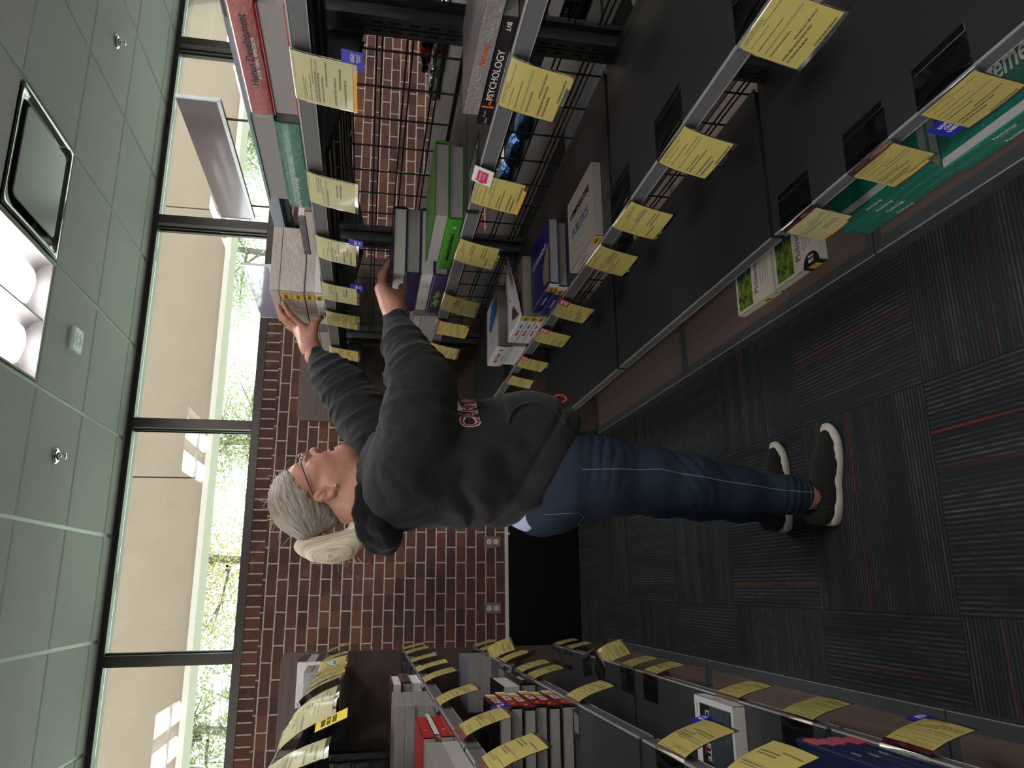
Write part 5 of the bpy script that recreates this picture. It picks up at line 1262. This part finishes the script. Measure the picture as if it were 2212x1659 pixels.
def folds(p):
    n1 = fbm(p, 3.0, 1, 2); n2 = fbm(p, 7.0, 2, 2); out = .0035*n2+.003*n1
    # sleeves: irregular creases running round the arm, tighter towards elbow and cuff
    for a, e, w, sg in ((A1, E1, W1, 31), (A2, E2, W2, 37)):
        t, r = seg(p, a, w); d1 = (e-a)/np.linalg.norm(e-a); d2 = (w-e)/np.linalg.norm(w-e)
        te, re = seg(p, a, e); tw, rw = seg(p, e, w); L1 = np.linalg.norm(e-a); L2 = np.linalg.norm(w-e)
        al = np.where(te < 1, te*L1, L1+np.clip(tw, 0, 2)*L2); rad = np.minimum(np.where(te < 1, re, 9), np.where(tw > -.2, rw, 9))
        on = (rad < .19)*np.clip((al-.03)*14, 0, 1)*np.clip((L1+L2-.045-al)*30, 0, 1)
        q = p*1.0; c = np.stack([al*1.0, p@np.array([.6, .2, .77])*.42, p@np.array([-.5, .8, .3])*.30], 1)
        f1 = 1-np.abs(fbm(c, 8.5, sg, 2)); f2 = 1-np.abs(fbm(c, 15, sg+1, 2)); wk = .6+.6*np.exp(-((al-L1)/.07)**2)+.5*np.exp(-((al-L1-L2+.07)/.05)**2)
        out = out-on*wk*(.0085*np.clip(f1, 0, 1)**3+.0045*np.clip(f2, 0, 1)**3)+on*.003
    # shoulder drag lines
    rr_ = np.linalg.norm(p[:, [0, 2]]-np.array([.36, 1.46]), axis=1); th = np.arctan2(p[:, 2]-1.46, p[:, 0]-.36)
    out = out-np.exp(-((rr_-.11)/.07)**2)*.005*np.abs(np.sin(th*5+1.5*n1))*(p[:, 1] < 2.3)
    # lower back: big soft folds fanning out from the small of the back
    q = p[:, [0, 2]]-np.array([.10, 1.135]); R = np.linalg.norm(q, axis=1); th = np.arctan2(q[:, 1], q[:, 0])
    am = np.exp(-((R-.17)/.11)**2)*np.clip((1.30-p[:, 2])*8, 0, 1)
    out = out-am*.028*(np.abs(np.sin(th*4.6+.5+1.1*n1+R*5))**1.4-.45)
    # drag from the armpit to the waist
    am2 = np.exp(-((p[:, 0]-.36-.35*(p[:, 2]-1.1))/.09)**2)*np.clip((1.27-p[:, 2])*6, 0, 1)*np.clip((p[:, 2]-.93)*6, 0, 1)
    out = out-am2*.006*np.sin((p[:, 0]*.8-p[:, 2]*.45)*60+2*n1)
    # front pocket panel, standing slightly proud, and its curved opening
    c = np.linalg.norm(p[:, [0, 2]]-np.array([.440, 1.00]), axis=1); pocket = (p[:, 2] < 1.085) & (p[:, 2] > .90) & (c > .084) & (p[:, 0] > .455)
    out = out-np.where(pocket, .0045, 0)-.004*np.exp(-((c-.088)/.004)**2)*(p[:, 0] > .455)*(p[:, 2] < 1.09)*(p[:, 2] > .915)
    # ribbed hem and cuffs
    h = -((p-np.array([.155, 0, 1.030]))@cutn)
    out = out+.010*np.exp(-((h-.075)/.012)**2)*(p[:, 0] < .62)*(p[:, 2] < 1.16)*.8
    ang = np.arctan2(p[:, 1]-2.272, p[:, 0]-.36); out = out+np.where((h < .066) & (p[:, 2] < 1.14), .0011*np.sin(ang*150), 0)
    return out
hd.disp = folds
hoodie = hd.mesh((.02, 1.95, .76), (.86, 2.74, 1.80), .0042, 'hooded_sweatshirt', KN, person)
# hood bunched behind the neck, in a darker fleece than the sweatshirt
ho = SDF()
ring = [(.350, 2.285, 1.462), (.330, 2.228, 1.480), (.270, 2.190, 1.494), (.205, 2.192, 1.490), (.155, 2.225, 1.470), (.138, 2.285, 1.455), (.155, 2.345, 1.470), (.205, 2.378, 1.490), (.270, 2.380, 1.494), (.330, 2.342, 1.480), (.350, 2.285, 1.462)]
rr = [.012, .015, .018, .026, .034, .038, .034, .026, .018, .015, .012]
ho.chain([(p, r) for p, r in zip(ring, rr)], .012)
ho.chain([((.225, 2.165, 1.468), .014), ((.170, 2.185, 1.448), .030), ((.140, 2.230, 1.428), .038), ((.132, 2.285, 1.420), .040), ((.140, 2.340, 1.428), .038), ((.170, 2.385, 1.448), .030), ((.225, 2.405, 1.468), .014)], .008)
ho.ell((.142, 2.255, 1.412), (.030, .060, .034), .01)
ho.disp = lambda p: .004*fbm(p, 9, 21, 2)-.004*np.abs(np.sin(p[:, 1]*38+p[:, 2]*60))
ho.mesh((.05, 2.1, 1.33), (.42, 2.46, 1.56), .0034, 'hood', knit_mat('dark_hood_fleece', (.004, .004, .005), (.014, .014, .016)), hoodie)
# lettering across the chest, laid on the cloth
def chest_text():
    cu = bpy.data.curves.new('t', 'FONT'); cu.body = 'CARDINAL'; cu.size = .086; cu.offset = .0012; cu.extrude = 0; cu.resolution_u = 4
    for nm, off, mt, lift in (('chest_outline', .0042, M['white'], .0020), ('chest_lettering', .0006, plain('dark_red_print', (.30, .008, .012), .6), .0032)):
        cu.offset = off; o = bpy.data.objects.new('t', cu); COL.objects.link(o); dg = bpy.context.evaluated_depsgraph_get(); me = bpy.data.meshes.new_from_object(o.evaluated_get(dg)); bpy.data.objects.remove(o)
        bm = bmesh.new(); bm.from_mesh(me); bmesh.ops.triangulate(bm, faces=bm.faces)
        bmesh.ops.subdivide_edges(bm, edges=[e for e in bm.edges if e.calc_length() > .02], cuts=2); bmesh.ops.triangulate(bm, faces=bm.faces); bm.to_mesh(me); bm.free()
        N_ = 90; S = []
        for k in range(N_):                        # unroll the chest: angle round the trunk axis against arc length
            a = math.radians(-68+k*1.6); pr = march(hd, (.36+.5*math.cos(a), 2.272+.5*math.sin(a), 1.205), (-math.cos(a), -math.sin(a), 0), 0, .5, 500); S.append(pr)
        arc = np.concatenate([[0], np.cumsum([np.linalg.norm(S[i+1]-S[i]) for i in range(N_-1)])])
        rows = {}
        for v in me.vertices:
            x, y = v.co.x*.62, v.co.y*.92; zz = 1.170+y+.010*math.sin(min(1, x/.36)*math.pi)*.6
            i = int(np.clip(np.searchsorted(arc, x)-1, 0, N_-2)); f = (x-arc[i])/(arc[i+1]-arc[i]); a = math.radians(-68+(i+f)*1.6)
            pr = march(hd, (.36+.42*math.cos(a), 2.272+.42*math.sin(a), zz), (-math.cos(a), -math.sin(a), 0), 0, .4, 200)
            if pr is None: pr = S[i]
            v.co = (pr[0]+math.cos(a)*lift, pr[1]+math.sin(a)*lift, zz)
        me.materials.clear(); me.materials.append(mt); n = bpy.data.objects.new(nm, me); COL.objects.link(n); n.parent = hoodie
chest_text()
b = MB().tube([(.345, 2.215, 1.500), (.362, 2.222, 1.478), (.372, 2.226, 1.455)], .0045, 6); LOC(b.build('neck_lanyard', plain('bright_blue_ribbon', (.02, .16, .62), .5)))
b = MB(); P = []
for k in range(15):
    a = 2*math.pi*k/14; P.append((.592+.013*math.cos(a), 2.31+.008*math.sin(a), .868+.022*math.sin(a)))
b.tube(P, .0045, 6, cap=False); LOC(b.build('red_lanyard', M['red'], smooth=True))
# ---- shirt edge at the back
sh = SDF(); sh.ell((.315, 2.28, .95), (.163, .185, .16), .04); sh.fn(lambda p: (p-np.array([.155, 0, .992]))@cutn, .004)
sh.mesh((.10, 2.05, .78), (.52, 2.5, 1.14), .005, 'shirt', plain('pale_blue_cotton', (.50, .56, .78), .8), person)
# ---- jeans
def denim():
    t = NT('denim'); p = t.geo(); n = t.noise(p, 700, 2, .7); q = t.xyz(p)
    tw = t.noise(t.comb(t.math('MULTIPLY', q[0], 500), t.math('MULTIPLY', q[1], 500), t.math('MULTIPLY', q[2], 120)), 1, 2, .7)
    fade = t.noise(p, 5, 3, .6); c = t.mix(t.math('MULTIPLY', t.math('SUBTRACT', fade, .3), 1.8, clamp=True), (.008, .014, .027), (.020, .036, .064))
    c = t.mix(t.math('MULTIPLY', tw, .35), c, (.055, .078, .12)); t.col(c); t.bump(t.math('ADD', n, tw), .25, .002); return t.set(.85, spec=.2)
DN = denim()
jn = SDF(); jn.ell((.308, 2.28, .93), (.158, .180, .15), .04)
jn.ell((.262, 2.19, .925), (.112, .085, .10), .05).ell((.265, 2.37, .925), (.112, .085, .10), .05)
jn.chain([((.318, 2.165, .875), .132), ((.312, 2.155, .78), .112), ((.315, 2.148, .636), .090), ((.300, 2.145, .50), .079), ((.278, 2.148, .34), .069), ((.266, 2.152, .20), .056), ((.266, 2.155, .135), .054)], .03, flat=((0, 1, 0), .93))
jn.chain([((.318, 2.395, .875), .125), ((.315, 2.405, .78), .108), ((.318, 2.415, .636), .088), ((.300, 2.42, .50), .076), ((.276, 2.425, .34), .067), ((.262, 2.43, .20), .055), ((.260, 2.432, .12), .053)], .03, flat=((0, 1, 0), .93))
jn.fn(lambda p: -(p[:, 2]-.104-.02*(p[:, 0]-.27)), .004)
def jf(p):
    n1 = fbm(p, 4, 11, 2); z = p[:, 2]; out = .0022*n1
    am = np.exp(-((z-.80)/.07)**2)*np.clip((p[:, 0]-.24)*9, 0, 1); out = out-am*.0055*np.abs(np.sin(z*95+p[:, 0]*22+1.5*n1))
    am = np.exp(-((z-.50)/.12)**2); out = out-am*.0035*np.abs(np.sin(z*60-p[:, 0]*30+2*n1))
    am = np.exp(-((z-.16)/.055)**2); out = out-am*.0045*np.abs(np.sin(z*110+p[:, 0]*25+2*n1))
    out = out-.0016*np.exp(-((z-.122)/.004)**2)
    return out
jn.disp = jf
jeans = jn.mesh((.08, 2.0, .08), (.52, 2.56, 1.06), .0042, 'jeans', DN, person)
ST = plain('seam_stitch', (.20, .26, .36), .7)
def on_jeans(pts, r, name, mat, sdf=jn, par=None):
    P = []
    for (x, z) in pts:
        h = march(sdf, (x, 1.9, z), (0, 1, 0), 0, .6, 500)
        if h is not None: P.append(Vector(h)+Vector((0, .0004, 0)))
    o = MB().tube(P, r, 5, cap=False).build(name, mat, smooth=True); o.parent = par or jeans; return o
import itertools
def dense(pts, n=60):
    P = [Vector((a, 0, c)) for a, c in pts]; L = [0]
    for i in range(len(P)-1): L.append(L[-1]+(P[i+1]-P[i]).length)
    out = []
    for k in range(n):
        s = L[-1]*k/(n-1); i = max(j for j in range(len(L)-1) if L[j] <= s+1e-9); f = (s-L[i])/(L[i+1]-L[i]); q = P[i].lerp(P[i+1], f); out.append((q.x, q.z))
    return out
on_jeans(dense([(.318, .88), (.325, .636), (.305, .50), (.285, .34), (.270, .20), (.268, .11)], 90), .0012, 'side_seam', ST)
on_jeans(dense([(.196, .975), (.200, .87), (.190, .852), (.168, .862)], 50), .0008, 'pocket_stitching', ST)
on_jeans(dense([(.222, .118), (.26, .1185), (.31, .119)], 24), .0010, 'hem_stitching', ST)
# ---- socks and shoes
sk = plain('pink_sock', (.62, .36, .38), .8)
for (cx, cy, nm) in ((.258, 2.155, 'a'), (.262, 2.43, 'b')):
    o = MB().lathe((cx, cy, .052), [(.040, 0), (.0395, .012), (.0385, .020), (.037, .021)], 28).build('sock', sk, smooth=True); LOC(o)
def shoe(hx, hy, tx, ty, seed):
    a = np.array([hx, hy, 0.]); d = np.array([tx-hx, ty-hy, 0.]); L = np.linalg.norm(d); d /= L; n = np.array([-d[1], d[0], 0.]); up = np.array([0, 0, 1.])
    Pw = lambda f, s_, z: a+d*f*L+n*s_+up*z
    root_s = SDF()
    root_s.cone(Pw(.16, 0, .045), Pw(.30, 0, .050), .040, .040, .03).cone(Pw(.30, 0, .052), Pw(.60, .0, .036), .040, .036, .03).cone(Pw(.60, 0, .034), Pw(.86, .0, .026), .042, .028, .03)
    root_s.cone(Pw(.13, 0, .075), Pw(.34, 0, .082), .034, .034, .02); root_s.cone(Pw(.07, 0, .085), Pw(.10, 0, .060), .014, .030, .03)
    root_s.cone(Pw(.20, 0, .085), Pw(.20, 0, .14), .030, .038, .006, 'd')
    root_s.fn(lambda p: -(p[:, 2]-.020-.012*np.clip(((p-a)@d)/L-.8, 0, 1)*5*.4), .004)
    root_s.disp = lambda p: .0008*np.sin(((p-a)@d)*420)*np.clip((p[:, 2]-.03)*60, 0, 1)
    upm = knit_mat('shoe_knit', (.012, .012, .013), (.045, .044, .042))
    u = root_s.mesh(Pw(-.1, 0, 0)-np.array([.03, .09, 0]), Pw(1.05, 0, .14)+np.array([.03, .09, 0]), .0032, 'shoe', upm, person)
    m = MB(); rows = []                             # sole with a rolled, waved foxing
    N_ = 64; prof = []
    for k in range(N_):
        t = 2*math.pi*k/N_; f = .5-.5*math.cos(t); side = 1 if math.sin(t) >= 0 else -1
        wd = .050*(abs(math.sin(t))**.55)*(1-.22*math.exp(-((f-.42)/.16)**2))*(1.0 if f < .5 else 1.02-.12*(f-.5)); prof.append((f*1.015-.008, side*wd))
    for z_i, (sc, base, ht) in enumerate(((.90, 0.0, 0), (.99, .004, 0), (1.0, .014, 0), (.985, .024, 0), (.90, .027, 0), (.5, .027, 0), (.02, .027, 0))):
        row = []
        for k in range(N_+1):
            f, s_ = prof[k % N_]; toe = max(0, f-.80)/.2; z = base*(1-.35*toe*(f > .8))+.020*toe**2+ (.010*math.exp(-((f-.05)/.12)**2) if base > .012 else 0) + (.0022*math.sin(f*48) if base > .02 else 0)
            fc = .5+(f-.5)*sc; row.append(tuple(Pw(fc, s_*sc, z)))
        rows.append(row)
    m.strip(rows[:], uv=False); m.f.append(tuple(range(N_)))
    o = m.build('sole', plain('off_white_rubber', (.58, .55, .48), .6, var=.1), smooth=True); o.parent = u; o.matrix_parent_inverse = u.matrix_world.inverted()
    lt = MB()
    for q in range(3): lt.tube([Pw(.40+.06*q, -.022, .074-.006*q), Pw(.42+.06*q, 0, .086-.008*q), Pw(.40+.06*q, .022, .074-.006*q)], .0022, 5)
    o = lt.build('laces', K_, smooth=True); o.parent = u; o.matrix_parent_inverse = u.matrix_world.inverted()
shoe(.172, 2.172, .492, 2.115, 1); shoe(.172, 2.452, .492, 2.440, 2)
flush_text()
